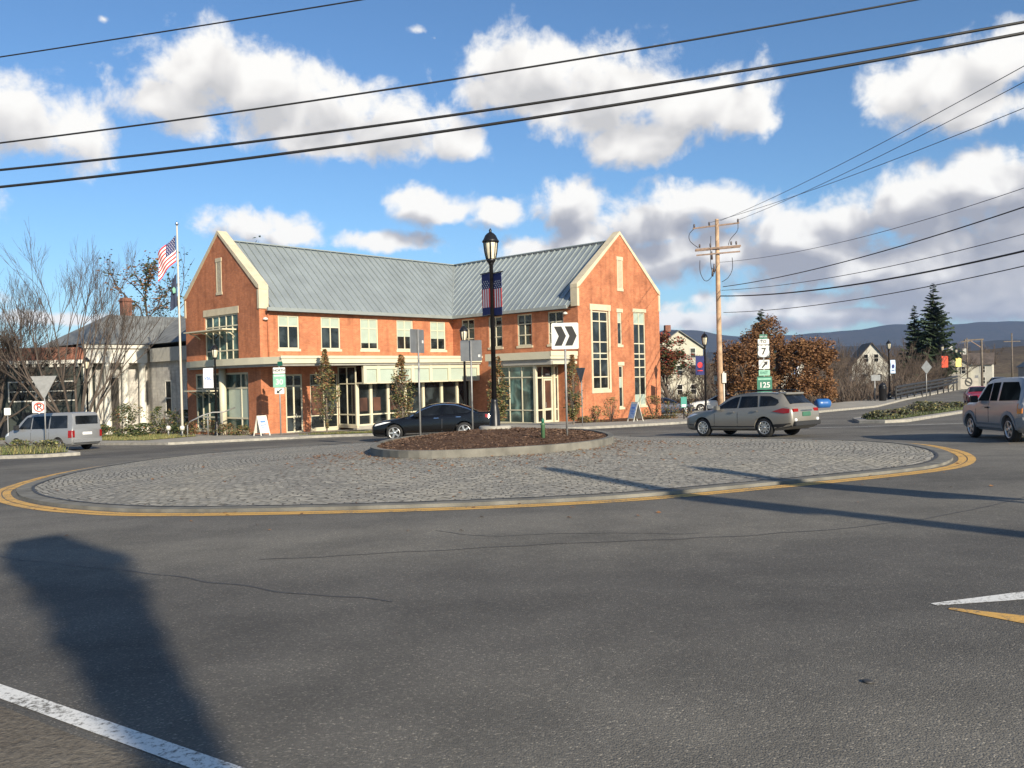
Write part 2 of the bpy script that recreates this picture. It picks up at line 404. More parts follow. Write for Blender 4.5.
def catmull(P, k=8, closed=True):
    out = []; n = len(P)
    for i in range(n if closed else n-1):
        p0, p1, p2, p3 = [Vector(P[j % n]) if closed else Vector(P[max(0, min(n-1, j))]) for j in (i-1, i, i+1, i+2)]
        for s in range(k):
            t = s/k
            out.append(tuple(.5*((2*p1) + (p2-p0)*t + (2*p0-5*p1+4*p2-p3)*t*t + (3*p1-p0-3*p2+p3)*t**3)))
    if not closed: out.append(tuple(P[-1]))
    return out

# terrain sheet out to the horizon
mb = MB()
xs = [-9000,-3000,-800,-200,-100,-40,0,40,100,200,800,3000,9000]; ys = [-3000,-600,-60,0,35,70,110,170,300,800,2500,5000,9000]
mb.add([(x,y,G(x,y)-.06) for y in ys for x in xs], [(j*len(xs)+i, j*len(xs)+i+1, (j+1)*len(xs)+i+1, (j+1)*len(xs)+i) for j in range(len(ys)-1) for i in range(len(xs)-1)], 0)
tag(mb.build('ground', M['ground'], recalc=False), kind='structure')

sheet('road', [(-75,-45),(75,-45),(75,20),(60,58),(66,112),(112,200),(104,205),(58,120),(38,84),(22,60),(20,66),(-20,60),(-75,92)], 0, M['asphalt'])

sheet('road_shoulder', [(-16.2,13.4),(-9.1,8.85),(-3.15,4.85),(-2.25,4.2),(-1.4,3.66),(3.9,.2),(3,-6),(-22,-6),(-24,12)], .002, M['shoulder'])
# ------------------------------------------------------------------ roundabout
RC = (-.9, 25.2)
EDGE = [(-1.83,13.35),(-5.28,13.82),(-6.91,14.54),(-8.54,15.82),(-10.1,17.66),(-11.4,20.2),(-12.5,24.9),(-12.3,29.75),(-10.6,33.6),(-7.4,35.9),(-3.8,35.5),(.2,33.8),(4,31.6),(8,28.6),(9.8,26.2),(10.5,24.4),(10.6,22.6),(10.0,20.0),(8.8,17.6),(7.25,16.15),(3.64,14.4),(1.2,13.5)]
edge = catmull(EDGE, 6)
def offset_poly(P, d):
    n = len(P); out = []
    for i in range(n):
        a, b = P[i-1], P[(i+1) % n]; t = Vector((b[0]-a[0], b[1]-a[1])); t.normalize()
        nn = Vector((t.y, -t.x)); q = Vector(P[i][:2])
        if (q + nn - Vector(RC)).length < (q - nn - Vector(RC)).length: nn = -nn
        out.append((q.x + nn.x*d, q.y + nn.y*d))
    return out
IC = (-.55, 25.6)
isl = []
for k in range(64):
    t = 2*pi*k/64; c_, s_ = cos(t), sin(t)
    e = 2/2.5
    x = 3.55*math.copysign(abs(c_)**e, c_); y = 6.2*math.copysign(abs(s_)**e, s_)
    r = .20
    isl.append((IC[0] + x*cos(r) - y*sin(r)*.25, IC[1] + y + x*sin(r)*1.6))
def polar_r(P, th, c):
    d = Vector((cos(th), sin(th))); best = 0
    for i in range(len(P)):
        a = Vector(P[i][:2]) - Vector(c); b = Vector(P[(i+1) % len(P)][:2]) - Vector(c)
        e = b - a; den = d.x*e.y - d.y*e.x
        if abs(den) < 1e-9: continue
        t = (a.x*e.y - a.y*e.x)/den; u = (a.x*d.y - a.y*d.x)/den
        if t > 0 and -1e-6 <= u <= 1+1e-6: best = max(best, t)
    return best
NT = 144
RO = [polar_r(edge, 2*pi*k/NT, IC) for k in range(NT)]; RI = [polar_r(isl, 2*pi*k/NT, IC) for k in range(NT)]
def lerp_tab(T, th):
    f = (th % (2*pi))/(2*pi)*NT; i = int(f) % NT; return T[i] + (T[(i+1) % NT]-T[i])*(f-int(f))
def apron_h(x, y):
    dx, dy = x-IC[0], y-IC[1]; th = atan2(dy, dx); r = sqrt(dx*dx+dy*dy); ro, ri = lerp_tab(RO, th), lerp_tab(RI, th)
    s = max(0, min(1, (ro-r)/max(.1, ro-ri)))
    return .05 + .31*s
def AG(x, y): return G(x, y) + apron_h(x, y)
mb = MB(); NR = 10; vs = []
for k in range(NT):
    th = 2*pi*k/NT
    for j in range(NR+1):
        r = RO[k] + (RI[k]-.05-RO[k])*j/NR
        x, y = IC[0]+r*cos(th), IC[1]+r*sin(th); vs.append((x-RC[0], y-RC[1], AG(x, y)))
fs = [(k*(NR+1)+j, ((k+1) % NT)*(NR+1)+j, ((k+1) % NT)*(NR+1)+j+1, k*(NR+1)+j+1) for k in range(NT) for j in range(NR)]
mb.add(vs, fs, 0, True)
tag(mb.build('truck_apron_paving', M['pavers'], None, (RC[0], RC[1], 0)), kind='structure')
# the granite ring kerb and its dark joint, then the double yellow line
ribbon('apron_kerb', offset_poly(edge, .16), .32, .055, M['kerb_dull'], closed=True, thick=.1)
ribbon('joint_strip', offset_poly(edge, .0), .07, .062, M['tar'], closed=True)
ribbon('yellow_line', offset_poly(edge, .50), .155, .005, M['yellow_line'], closed=True)
ribbon('yellow_line', offset_poly(edge, .68), .155, .005, M['yellow_line'], closed=True)

# island: kerb ring and mulch mound
def mound(x, y):
    dx, dy = x-IC[0], y-IC[1]; r = sqrt(dx*dx+dy*dy); ri = lerp_tab(RI, atan2(dy, dx))
    s = min(1, r/ri); return .46 + .32*(1-s**1.35)
def IG(x, y): return G(x, y) + mound(x, y)
ribbon('island_kerb', offset_poly(isl, -.08), .17, .54, M['kerb_dull'], hf=lambda x, y: G(x, y), closed=True, thick=.3)
mb = MB(); vs = []; NRM = 34
for k in range(NT):
    th = 2*pi*k/NT
    for j in range(NRM+1):
        r = (RI[k]-.12)*(1-j/NRM)
        x, y = IC[0]+r*cos(th), IC[1]+r*sin(th)
        vs.append((x, y, IG(x, y) + .035*noise.noise((x*3.1, y*3.1, 1)) + .02*noise.noise((x*9, y*9, 4))))
mb.add(vs, [(k*(NRM+1)+j, ((k+1) % NT)*(NRM+1)+j, ((k+1) % NT)*(NRM+1)+j+1, k*(NRM+1)+j+1) for k in range(NT) for j in range(NRM)], 0, True)
tag(mb.build('mulch_bed', M['mulch'], recalc=False), kind='structure')
mb = MB(); rr = random.Random(3)
for i in range(9000):
    th = rr.uniform(0, 2*pi); r = (lerp_tab(RI, th)-.15)*sqrt(rr.random()); x, y = IC[0]+r*cos(th), IC[1]+r*sin(th)
    z = IG(x, y) + .035*noise.noise((x*3.1, y*3.1, 1)) + rr.uniform(.0, .035)
    a = rr.uniform(0, 2*pi); l, w = rr.uniform(.015,.045), rr.uniform(.007,.017); t = rr.uniform(-.5,.5)
    Mx = Matrix.Translation((x,y,z)) @ Matrix.Rotation(a,4,'Z') @ Matrix.Rotation(t,4,'X') @ Matrix.Rotation(rr.uniform(-.4,.4),4,'Y')
    mb.add([(-l,-w,0),(l,-w,0),(l*.8,w,0),(-l*.9,w,0)], [(0,1,2,3)], rr.choice((0,0,1)), False, Mx)
tag(mb.build('mulch_chips', [M['chip'], M['mulch']], recalc=False), 'loose brown bark chips over the island bed', 'mulch', None, 'stuff')
# leaves blown over the paving
mb = MB()
for i in range(1500):
    if rr.random() < .72:
        th = rr.uniform(-2.7, -.3); r = lerp_tab(RI, th) + abs(rr.gauss(0, 1.5)) + .05
    else:
        th = rr.uniform(-pi, pi); r = lerp_tab(RI, th) + rr.random()*max(.1, lerp_tab(RO, th)-lerp_tab(RI, th)+3)
    x, y = IC[0]+r*cos(th), IC[1]+r*sin(th)
    inside = r < lerp_tab(RO, th)
    z = (AG(x, y) if inside else G(x, y)) + .012
    Mx = Matrix.Translation((x,y,z)) @ Matrix.Rotation(rr.uniform(0,6.3),4,'Z') @ Matrix.Rotation(rr.uniform(-.5,.5),4,'X')
    s = rr.uniform(.02,.05)
    mb.add([(-s,0,0),(0,-s*.6,.004),(s,0,0),(0,s*.6,.006)], [(0,1,2,3)], rr.choice((0,0,1)), False, Mx)
tag(mb.build('fallen_leaves', [M['leaf_brown'], M['leaf_rust2']], recalc=False), 'dry brown leaves scattered on the paved ring', 'leaves', None, 'stuff')

# painted lines and tar seams on the near road
ribbon('white_line', [(-16,13.6),(-9,9.0),(-3.07,4.93),(-1.40,3.77),(3.9,.1)], .125, .004, M['white_line'])
ribbon('white_line', [(3.05,6.12),(3.8,6.28),(8,7.2)], .13, .004, M['white_line'], widths=[.07,.2,.2])
ribbon('yellow_line', [(3.10,6.0),(3.45,5.62),(6.5,2.3)], .16, .004, M['yellow_line'], widths=[.05,.22,.22])
def wig(P, a): return [(x + a*noise.noise((x*2.1,y*2.1,5)), y + a*noise.noise((x*2.1,y*2.1,9))) for x, y in catmull(P, 14, False)]
ribbon('tar_seam', wig([(-9.5,12.6),(-6.0,9.75),(-3.9,8.55),(-2.0,7.35),(-1.0,6.85)], .08), .024, .003, M['tar'])
ribbon('tar_seam', wig([(-2.75,8.95),(.1,9.25),(2.3,9.35),(4.2,9.8),(6.1,10.9),(9,13.3)], .08), .024, .003, M['tar'])
ribbon('tar_seam', wig([(-1.0,10.6),(-.3,10.0),(.6,10.0),(2.2,9.6)], .1), .014, .003, M['tar'])
mb = MB(); mb.lathe([(.026,.0),(.03,.008),(.018,.012)], 10)
tag(mb.build('stone', M['tar'], None, (1.9, 4.55, G(1.9,4.55))), 'small dark pebble lying on the near asphalt', 'stone')

# ------------------------------------------------------------------ pavements and verges
BLK = [(-75,93),(-48,68),(-33,55),(-22.5,46.2),(-17.8,43.2),(-14.8,44.3),(-10,46.0),(-6,45.4),(-2,44.4),(2.5,44.0),(5.9,45.0),(9.4,47.0),(12.2,50.5),(15,55),(20,63),(24,70),(20,86),(-20,100),(-75,120)]
sheet('pavement', BLK, .13, M['sidewalk'], skirt=.3, skirt_mat=M['kerb'])
# far pavement along the bridge approach, on the river side
sheet('pavement', [(17.5,57.5),(19.5,56.8),(23,61.5),(31,71),(38.5,82),(56.5,106),(55.2,107),(36.5,85),(26,74)], .15, M['sidewalk'], skirt=.3, skirt_mat=M['kerb'])
def inset_bed(name, poly, m, h=.145): return sheet(name, poly, h, m)
inset_bed('lawn', [(-60,82),(-46,68.5),(-31.5,56),(-21,47.8),(-19.8,52.5),(-22.5,56.5),(-30,63),(-52,82)], M['lawn'])
inset_bed('planting_bed', [(-14.5,49.2),(-12.2,50.2),(-9.5,52.2),(-9.2,53.6),(-12.2,51.6)], M['mulch'])
inset_bed('planting_bed', [(3.2,51.5),(7,51.8),(10.6,57),(12.5,63),(11,64),(5.2,56.5)], M['mulch'])
inset_bed('verge', [(-12.2,47.5),(-6.5,47.0),(-6,46.3),(-10,46.9)], M['lawn'], .15)
# splitter islands
sheet('median_island', [(-18.2,35.2),(-19.2,34.2),(-21.5,34.3),(-34,40.5),(-33,43.4),(-20.6,38.6)], .13, M['concrete'], skirt=.3, skirt_mat=M['kerb'])
sheet('planting_strip', [(-18.9,35.5),(-19.6,34.8),(-21.6,34.9),(-33.4,40.8),(-32.8,42.6),(-20.8,37.9)], .15, M['lawn'])
sheet('median_island', [(16.2,39.2),(17.0,38.3),(18.2,38.6),(28.5,51.4),(33,60),(31.5,60.5),(25.5,54.0),(17.5,43.2)], .13, M['concrete'], skirt=.3, skirt_mat=M['kerb'])
sheet('planting_strip', [(16.8,39.7),(17.4,39.0),(18.2,39.4),(28,51.6),(31.8,58.8),(25.8,53.2),(18,43)], .15, M['lawn'])
# white hatch in the far lane
ribbon('white_line', [(9.8,37.2),(14.5,35.6),(21,35.2)], .14, .004, M['white_line'])

# ------------------------------------------------------------------ main brick building
BY = .8206; BO = Vector((-15.6017, 52.1435, -1.75))
L_, M_, D_ = 16.38, 12.19, 9.8
EAVE, RIDGE, APEX, KNEE = 7.9, 12.72, 13.2, 9.25
bld = thing('brick_building', 'two storey red brick building with pale gables, grey metal roof and glazed ground floor', 'building', BO, BY)
# facade frames: s along the wall, z up, d outward
FR = lambda y: (lambda s, z, d: (s, y - d, z))
SD = lambda x: (lambda s, z, d: (x - d, s, z))
def fbox(mb, F, s0, s1, z0, z1, d0, d1, mi=0):
    vs = [F(s0,z0,d0),F(s1,z0,d0),F(s1,z0,d1),F(s0,z0,d1),F(s0,z1,d0),F(s1,z1,d0),F(s1,z1,d1),F(s0,z1,d1)]
    mb.add(vs, [(0,3,2,1),(4,5,6,7),(0,1,5,4),(1,2,6,5),(2,3,7,6),(3,0,4,7)], mi)
def wall(name, F, s0, s1, z0, z1, holes, m, parent, extra=None, depth=.22):
    S = sorted({s0, s1, *[h[0] for h in holes], *[h[1] for h in holes]}); Z = sorted({z0, z1, *[h[2] for h in holes], *[h[3] for h in holes]})
    mb = MB()
    for a, b in zip(S, S[1:]):
        for c, d in zip(Z, Z[1:]):
            if any(h[0] <= (a+b)/2 <= h[1] and h[2] <= (c+d)/2 <= h[3] for h in holes): continue
            mb.add([F(a,c,0),F(b,c,0),F(b,d,0),F(a,d,0)], [(0,1,2,3)])
    for h in holes:
        a, b, c, d = h[:4]
        for p, q in (((a,c),(b,c)),((b,c),(b,d)),((b,d),(a,d)),((a,d),(a,c))):
            mb.add([F(*p,0),F(*q,0),F(*q,-depth),F(*p,-depth)], [(0,1,2,3)])
    if extra: extra(mb)
    return mb.build(name, m, parent, recalc=False)
def window(parent, F, s0, s1, z0, z1, cols, rows, fm, gm, fw=.06, mw=.045, blinds=(), sill=None, lintel=None, back=.10, name='window', hz=True):
    """cols/rows: positions of mullions; blinds: list of (s0,s1,z0,z1) panes with a drawn shade"""
    mb = MB(); d1 = -back + .05
    fbox(mb, F, s0, s0+fw, z0, z1, -back-.02, d1); fbox(mb, F, s1-fw, s1, z0, z1, -back-.02, d1)
    fbox(mb, F, s0+fw, s1-fw, z0, z0+fw, -back-.02, d1); fbox(mb, F, s0+fw, s1-fw, z1-fw, z1, -back-.02, d1)
    for c in cols: fbox(mb, F, c-mw/2, c+mw/2, z0+fw, z1-fw, -back-.02, d1-.003)
    for r in rows: fbox(mb, F, s0+fw, s1-fw, r-mw/2, r+mw/2, -back-.02, d1-.007)
    w = mb.build(name, fm, parent)
    g = MB(); g.add([F(s0+.02,z0+.02,-back),F(s1-.02,z0+.02,-back),F(s1-.02,z1-.02,-back),F(s0+.02,z1-.02,-back)], [(0,1,2,3)])
    g.build('pane', gm, w, recalc=False)
    for bl in blinds:
        m_ = bl[4] if len(bl) > 4 else M['blind']
        b = MB(); fbox(b, F, bl[0], bl[1], bl[2], bl[3], -back-.01, -back+.006); b.build('blind', m_, w)
    if sill:
        b = MB(); fbox(b, F, s0-.08, s1+.08, z0-sill, z0, -.1, .05); b.build('sill', M['cream_stone'], w)
    if lintel:
        b = MB(); fbox(b, F, s0-.12, s1+.12, z1, z1+lintel, -.1, .035); b.build('lintel', M['cream_stone'], w)
    return w
FF, FI = FR(0.), SD(L_)
FG = FR(-M_)          # right gable, s = local x
FL = SD(0.)           # left gable, s = local y
CP = M['cream_paint']
# front wall of the left wing
fw_ = [(1.30+3.2*i, 2.83+3.2*i, 5.38, 7.52) for i in range(5)]
door_h = (1.72, 2.98, .0, 3.75)
gl_h = (3.55, 5.72, .15, 3.75)
wall('wall', FF, 0, L_, -.8, EAVE, fw_ + [door_h, gl_h], M['brick'], bld)
for i, h in enumerate(fw_):
    c = (h[0]+h[1])/2; r = h[3]-.68
    bl = [(h[0]+.05,c-.02,r,h[3]-.05),(c+.02,h[1]-.05,r,h[3]-.05)]
    if i == 2: bl = [(h[0]+.05,c-.02,h[2]+.45,h[3]-.05),(c+.02,h[1]-.05,h[2]+.45,h[3]-.05)]
    if i == 3: bl = [(h[0]+.05,c-.02,h[2]+.95,h[3]-.05),(c+.02,h[1]-.05,h[2]+.95,h[3]-.05)]
    if i == 4: bl = [(h[0]+.05,c-.02,h[2]+.85,h[3]-.05),(c+.02,h[1]-.05,h[2]+.85,h[3]-.05)]
    window(bld, FF, *h, [c], [r], CP, M['glass'], .085, .07, bl, .16)
# ground floor door of the front wall
w = window(bld, FF, *door_h, [2.35], [1.02, 3.0], CP, M['glass'], .1, .1, name='door')
b = MB(); fbox(b, FF, 2.45, 2.49, .95, 1.2, -.05, .02); b.build('handle', M['steel'], w)
window(bld, FF, *gl_h, [4.63], [1.0, 3.0], CP, M['glass'], .07, .06, [(3.6,4.6,1.05,2.95,M['interior'])], .2, name='storefront')
# inner wall of the right wing
iw = [(-2.36-2.86*i, -.98-2.86*i, 5.42, 7.64) for i in range(4)]
wall('wall', FI, -M_, 0, -.8, EAVE, iw, M['brick'], bld)
for i, h in enumerate(iw):
    c = (h[0]+h[1])/2
    window(bld, FI, *h, [c], [h[3]-.7, h[2]+.75], CP, M['glass'], .085, .07, [], .16)
# right gable
def gable_top(F, a, b):
    def ex(mb):
        mb.add([F(a,EAVE,0),F(b,EAVE,0),F(b,KNEE,0),F((a+b)/2,APEX,0),F(a,KNEE,0)], [(0,1,2,3,4)])
    return ex
R0, R1 = L_, L_+D_
g1 = (17.90,19.74,2.25,7.62); g2 = (20.84,21.36,5.34,7.62); g3 = (22.80,24.28,.92,7.72); g4 = (20.88,21.40,.92,3.86)
wall('wall', FG, R0, R1, -.8, EAVE, [g1,g2,g3,g4], M['brick'], bld, gable_top(FG, R0, R1))
c1 = (g1[0]+g1[1])/2
w1 = window(bld, FG, *g1, [c1], [6.92, 5.50, 4.72, 4.33, 3.10], CP, M['glass'], .09, .08)
b = MB()
fbox(b, FG, 17.72,17.90,2.0,7.66,-.1,.05); fbox(b, FG, 19.74,19.92,2.0,7.66,-.1,.05); fbox(b, FG, 17.90,19.74,2.0,2.25,-.1,.045)
b.build('stone_surround', M['cream_stone'], w1)
b = MB(); fbox(b, FG, 17.64,20.0,7.66,8.07,-.1,.07); b.build('lintel', M['cream_stone'], w1)
window(bld, FG, *g2, [], [6.9], CP, M['glass'], .08, .06, [(20.92,21.28,6.93,7.54)], .18, .26)
c3 = (g3[0]+g3[1])/2
window(bld, FG, *g3, [c3], [6.86, 5.44, 4.70, 4.32, 3.72, 3.02], CP, M['glass'], .08, .075,
       [(22.88,c3-.04,6.9,7.64),(c3+.04,24.2,6.9,7.64),(22.88,c3-.04,.98,1.75),(c3+.04,24.2,.98,1.75)], .12, .24)
window(bld, FG, *g4, [], [3.02], CP, M['glass'], .08, .06, [(20.96,21.32,2.3,2.98)], .16, .26)
# left gable
lw = (2.62, 7.05, 4.62, 7.78); lg = (1.55, 8.62, .12, 3.95)
wall('wall', FL, 0, D_, -.8, EAVE, [lw, lg], M['brick'], bld, gable_top(FL, 0, D_))
wl = window(bld, FL, *lw, [3.46, 4.28, 5.2, 6.05], [7.02, 5.42], CP, M['glass_green'], .09, .08, [], None, .45)
window(bld, FL, *lg, [2.55, 5.2, 5.95, 6.85, 7.7], [1.0, 2.95], CP, M['glass_green'], .12, .11, [(1.66,4.2,1.06,2.9,M['frost'])], .12, name='storefront')
b = MB(); b.tube([FL(4.4,-.5,.22), FL(4.4,4.2,.22)], .23, 14); b.build('column', M['cream_paint'], bld)
# sunshade over the upper window and a smaller one below
for (s0, s1, z, dp) in ((2.7, 8.0, 6.72, 1.05), (5.0, 8.5, 2.78, .9)):
    b = MB()
    fbox(b, FL, s0, s1, z-.03, z+.05, .08, dp, 0)
    for s in [s0+.35 + i*(s1-s0-.7)/3 for i in range(4)]:
        b.tube([FL(s, z-.45, .02), FL(s, z-.2, dp*.3), FL(s, z-.06, dp*.75)], .045, 6, 0)
    b.build('sunshade', M['cream_paint'], bld)
# narrow attic vents
for F, s0, s1 in ((FG, 20.98, 21.46), (FL, 4.64, 5.16)):
    b = MB(); fbox(b, F, s0-.09, s0, 9.3, 11.3, -.1, .035); fbox(b, F, s1, s1+.09, 9.3, 11.3, -.1, .035)
    fbox(b, F, s0-.14, s1+.14, 11.3, 11.55, -.1, .05); fbox(b, F, s0-.14, s1+.14, 9.12, 9.3, -.1, .05)
    v = b.build('vent', M['cream_stone'], bld)
    b = MB()
    for i in range(24): fbox(b, F, s0, s1, 9.3+i*.0833, 9.3+i*.0833+.055, -.05, .02)
    b.build('louvre', M['frame_bronze'] if False else M['cream_paint'], v)
# rear walls
b = MB()
b.add([(0,D_,-.8),(R1,D_,-.8),(R1,D_,EAVE),(0,D_,EAVE)], [(0,1,2,3)]); b.build('wall', M['brick'], bld)
b = MB(); b.add([(R1,-M_,-.8),(R1,D_,-.8),(R1,D_,EAVE),(R1,-M_,EAVE)], [(0,1,2,3)]); b.build('wall', M['brick'], bld)
# gable parapets: brick back, stone coping and kneelers
TH = .72
def coping(F, a, b, TH):
    mid = (a+b)/2
    k = MB()
    # brick core behind the face
    pts = [(a,EAVE),(b,EAVE),(b,KNEE),(mid,APEX),(a,KNEE)]
    n = 5; d0, d1 = -.02, -TH+.05
    vs = [F(s,z,d0) for s,z in pts] + [F(s,z,d1) for s,z in pts]
    k.add(vs, [tuple(range(5,10))] + [(i,5+i,5+(i+1)%5,(i+1)%5) for i in range(5)], 0); k.build('parapet', M['brick'], bld)
    c = MB()
    t = .16
    for sgn, e in ((1, a), (-1, b)):
        o = -sgn*.10
        q = [(e+o, KNEE-.16), (e+o, KNEE+.10), (mid, APEX+t), (mid, APEX-.07), (e+sgn*.22, KNEE-.02)]
        vs = [F(s,z,.06) for s,z in q] + [F(s,z,-TH) for s,z in q]
        c.add(vs, [tuple(range(5)), tuple(range(9,4,-1))] + [(i,5+i,5+(i+1)%5,(i+1)%5) for i in range(5)], 0)
    c.build('coping', M['cream_stone'], bld)
    for sgn, e in ((1, a), (-1, b)):
        q = MB(); lo, hi = sorted((e-sgn*.09, e+sgn*.13)); fbox(q, F, lo, hi, EAVE-.02, KNEE-.17, -TH+.004, .05)
        q.build('kneeler', M['cream_stone'], bld)
coping(FG, R0, R1, .52); coping(FL, 0, D_, .62)
# roof
RX = L_ + D_/2; RY = D_/2; OV = .42
sl = (RIDGE-EAVE)/(D_/2 + OV); eo = EAVE
def zf(d): return eo + sl*(d+OV)           # height at distance d inside the wall line
r_ = MB(); x0 = .60; y0 = -M_+.52-.02
V = [(x0,-OV,eo),(L_-OV,-OV,eo),(L_-OV,y0,eo),(R1+OV,y0,eo),(R1+OV,D_+OV,eo),(x0,D_+OV,eo),(x0,RY,RIDGE),(RX,RY,RIDGE),(RX,y0,RIDGE)]
r_.add(V, [(0,1,7,6),(1,2,8,7),(3,4,7,8),(4,5,6,7)], 0)
V2 = [(x,y,z-.12) for x,y,z in V]; r_.add(V2, [(6,7,1,0),(7,8,2,1),(8,7,4,3),(7,6,5,4)], 0)
def rib(p, q):
    p = Vector(p); q = Vector(q); r_.bar(p, q, .045, .10, 0)
x = x0+.3
while x < RX-.2:
    ys = -OV if x < L_-OV else (x-L_)
    if ys < RY-.3: rib((x, ys+.02, zf(ys)+.03), (x, RY-.04, RIDGE+.02))
    x += .56
y = y0+.3
while y < RY-.2:
    xs_ = L_-OV if y < -OV else L_+y
    if xs_ < RX-.3: rib((xs_+.02, y, zf(xs_-L_)+.03), (RX-.04, y, RIDGE+.02))
    y += .56
roof = r_.build('roof', M['roof_metal'], bld)
b = MB(); b.bar((x0,RY,RIDGE+.07),(RX+.1,RY,RIDGE+.07),.34,.07); b.build('ridge_cap', M['gutter'], roof)
b = MB(); b.bar((RX,y0,RIDGE+.075),(RX,RY,RIDGE+.075),.34,.07); b.build('ridge_cap', M['gutter'], roof)
b = MB(); b.bar((L_-OV+.05,-OV+.05,eo+.05),(RX,RY,RIDGE+.03),.3,.05); b.build('valley', M['gutter'], roof)
b = MB(); b.box(x0-.3,L_-OV,-OV-.12,-OV+.02,eo-.17,eo+.05); b.build('gutter', M['gutter'], roof)
b = MB(); b.box(L_-OV-.12,L_-OV+.02,-M_+.56,-OV-.125,eo-.17,eo+.05); b.build('gutter', M['gutter'], roof)
b = MB(); b.box(x0,L_-.003,-OV+.02,-.003,eo-.19,eo-.16); b.build('soffit', M['frame_bronze'], roof)
b = MB(); b.box(L_-OV+.02,L_-.003,-M_+.56,-OV,eo-.19,eo-.16); b.build('soffit', M['frame_bronze'], roof)
# canopies
b = MB()
CB = -3.1
out = [(-.42,CB),(16.36,CB),(16.36,-.004),(-.004,-.004),(-.004,9.7)]
for k in range(10):
    t = k/9; out.append((-.2-1.15*sin(pi*(1-t))**.8*.75-.2*t, 9.5-(9.5-CB-.02)*t*.995))
b.slab(out, 4.38, 4.80, 0)
ins = [(-.28,CB+.14),(16.35,CB+.14),(16.35,-.006),(-.008,-.006),(-.008,9.5)]
for k in range(10):
    t = k/9; ins.append((-.12-1.15*sin(pi*(1-t))**.8*.7-.15*t, 9.3-(9.3-CB-.16)*t*.995))
b.slab(ins, 4.24, 4.377, 1)
cn = b.build('canopy', [CP, M['fascia_grey']], bld)
b = MB(); b.box(-.5,16.37,CB-.06,CB-.002,4.68,4.84,0); b.build('fascia_trim', CP, cn)
b = MB(); b.box(13.62,16.37,-12.08,-6.15,4.36,4.84,0); b.box(13.78,16.365,-11.95,-6.3,4.0,4.357,1); b.box(13.60,16.37,-12.13,-12.083,4.55,4.86,0)
b.build('canopy', [CP, M['fascia_grey']], bld)
b = MB(); b.box(13.85,16.36,-12.05,-11.955,4.02,4.2,0); b.build('beam', CP, bld)
# glazed bay under the front canopy
BP = -2.8; FB = FR(BP); SETB = -1.95; FB2 = FR(SETB)
posts = [5.85, 6.95, 8.4, 9.9, 11.55, 13.3, 14.85, 16.2]
bay = MB()
for p in posts: fbox(bay, FB, p-.12, p+.12, 3.05, 4.237, -.14, .06)
fbox(bay, FB, 5.73, 16.3, 3.98, 4.236, -.16, .03); fbox(bay, FB, 5.73, 16.3, 3.02, 3.12, -.9, .02)
bo = bay.build('storefront', CP, bld)
for a, c in zip(posts, posts[1:]):
    g = MB(); fbox(g, FB, a+.125, c-.125, 3.125, 3.975, -.12, -.05); g.build('frosted_panel', M['frost'], bo)
bay = MB()
for p in posts[:1]+posts[1:]: fbox(bay, FB2, p-.10, p+.10, .25, 3.018, -.14, .06)
fbox(bay, FB2, 5.73, 16.3, .93, 1.02, -.12, .03); fbox(bay, FB2, 5.73, 16.3, .25, .36, -.12, .05)
bo2 = bay.build('storefront', CP, bld)
for i, (a, c) in enumerate(zip(posts, posts[1:])):
    g = MB(); fbox(g, FB2, a+.105, c-.105, .37, 3.015, -.1, -.06); g.build('pane', M['glass'], bo2)
    if i in (0,1,2):
        g = MB(); fbox(g, FB2, a+.25, a+.85, 1.2, 2.1, -.058, -.05); g.build('poster', M['interior'], bo2)
b = MB(); fbox(b, FB2, 5.7, 16.3, -.8, .245, -.3, .1); b.build('plinth', M['concrete'], bld)
# glazed return wall of the bay, facing left
FS = SD(5.74)
window(bld, FS, SETB-.05, -.02, .3, 4.2, [-1.0], [1.0, 3.05], CP, M['glass'], .08, .07, [], .18, name='storefront', back=.02)
# entrance vestibule under the right canopy
VX, VY = 14.05, -10.35
FV = SD(VX); FE = FR(VY)
window(bld, FV, VY+.02, -6.9, .1, 3.99, [-9.15, -8.0], [1.0, 3.2], CP, M['glass_green'], .1, .07, [], .18, name='storefront', back=.02)
window(bld, FE, VX+.02, 16.37, .1, 3.99, [14.75, 15.75], [1.0, 3.15], CP, M['glass'], .12, .09, [(14.85,15.66,1.06,3.05,M['interior'])], .12, name='storefront', back=.02)
b = MB(); b.box(VX-.1,VX+.1,VY-.1,VY+.1,-.6,4.0); b.box(15.75,15.95,VY-.14,VY-.02,-.6,3.998); b.build('column', CP, bld)
dr = MB()
fbox(dr, FE, 14.82, 14.93, .12, 3.08, -.0, .06); fbox(dr, FE, 15.58, 15.69, .12, 3.08, 0, .06); fbox(dr, FE, 14.93, 15.58, .95, 1.1, 0, .056); fbox(dr, FE, 14.93, 15.58, 2.95, 3.08, 0, .056); fbox(dr, FE, 14.93, 15.58, .12, .3, 0, .056)
do = dr.build('door', CP, bld)
hb = MB(); fbox(hb, FE, 14.96, 15.0, 1.15, 1.5, .06, .1); hb.build('handle', M['steel'], do)
nb = MB()
for i, (a, c) in enumerate([(15.1,15.2),(15.24,15.34),(15.38,15.48)]): fbox(nb, FE, a, c, 3.3, 3.42, 0, .012)
nb.build('door_number', M['white_sign'], bld)
# downpipe and floodlights
b = MB(); b.tube([(.55,-.09,EAVE-.2),(.55,-.09,4.85)], .05, 8); b.build('downpipe', M['brick'], bld)
for p in ((.35,-.12,7.35),(L_-.12,-11.2,7.55)):
    b = MB(); b.lathe([(.03,0),(.16,-.08),(.17,-.16),(.05,-.2)], 10, 0, Matrix.Translation(p)); b.build('floodlight', M['white_trim'], bld)

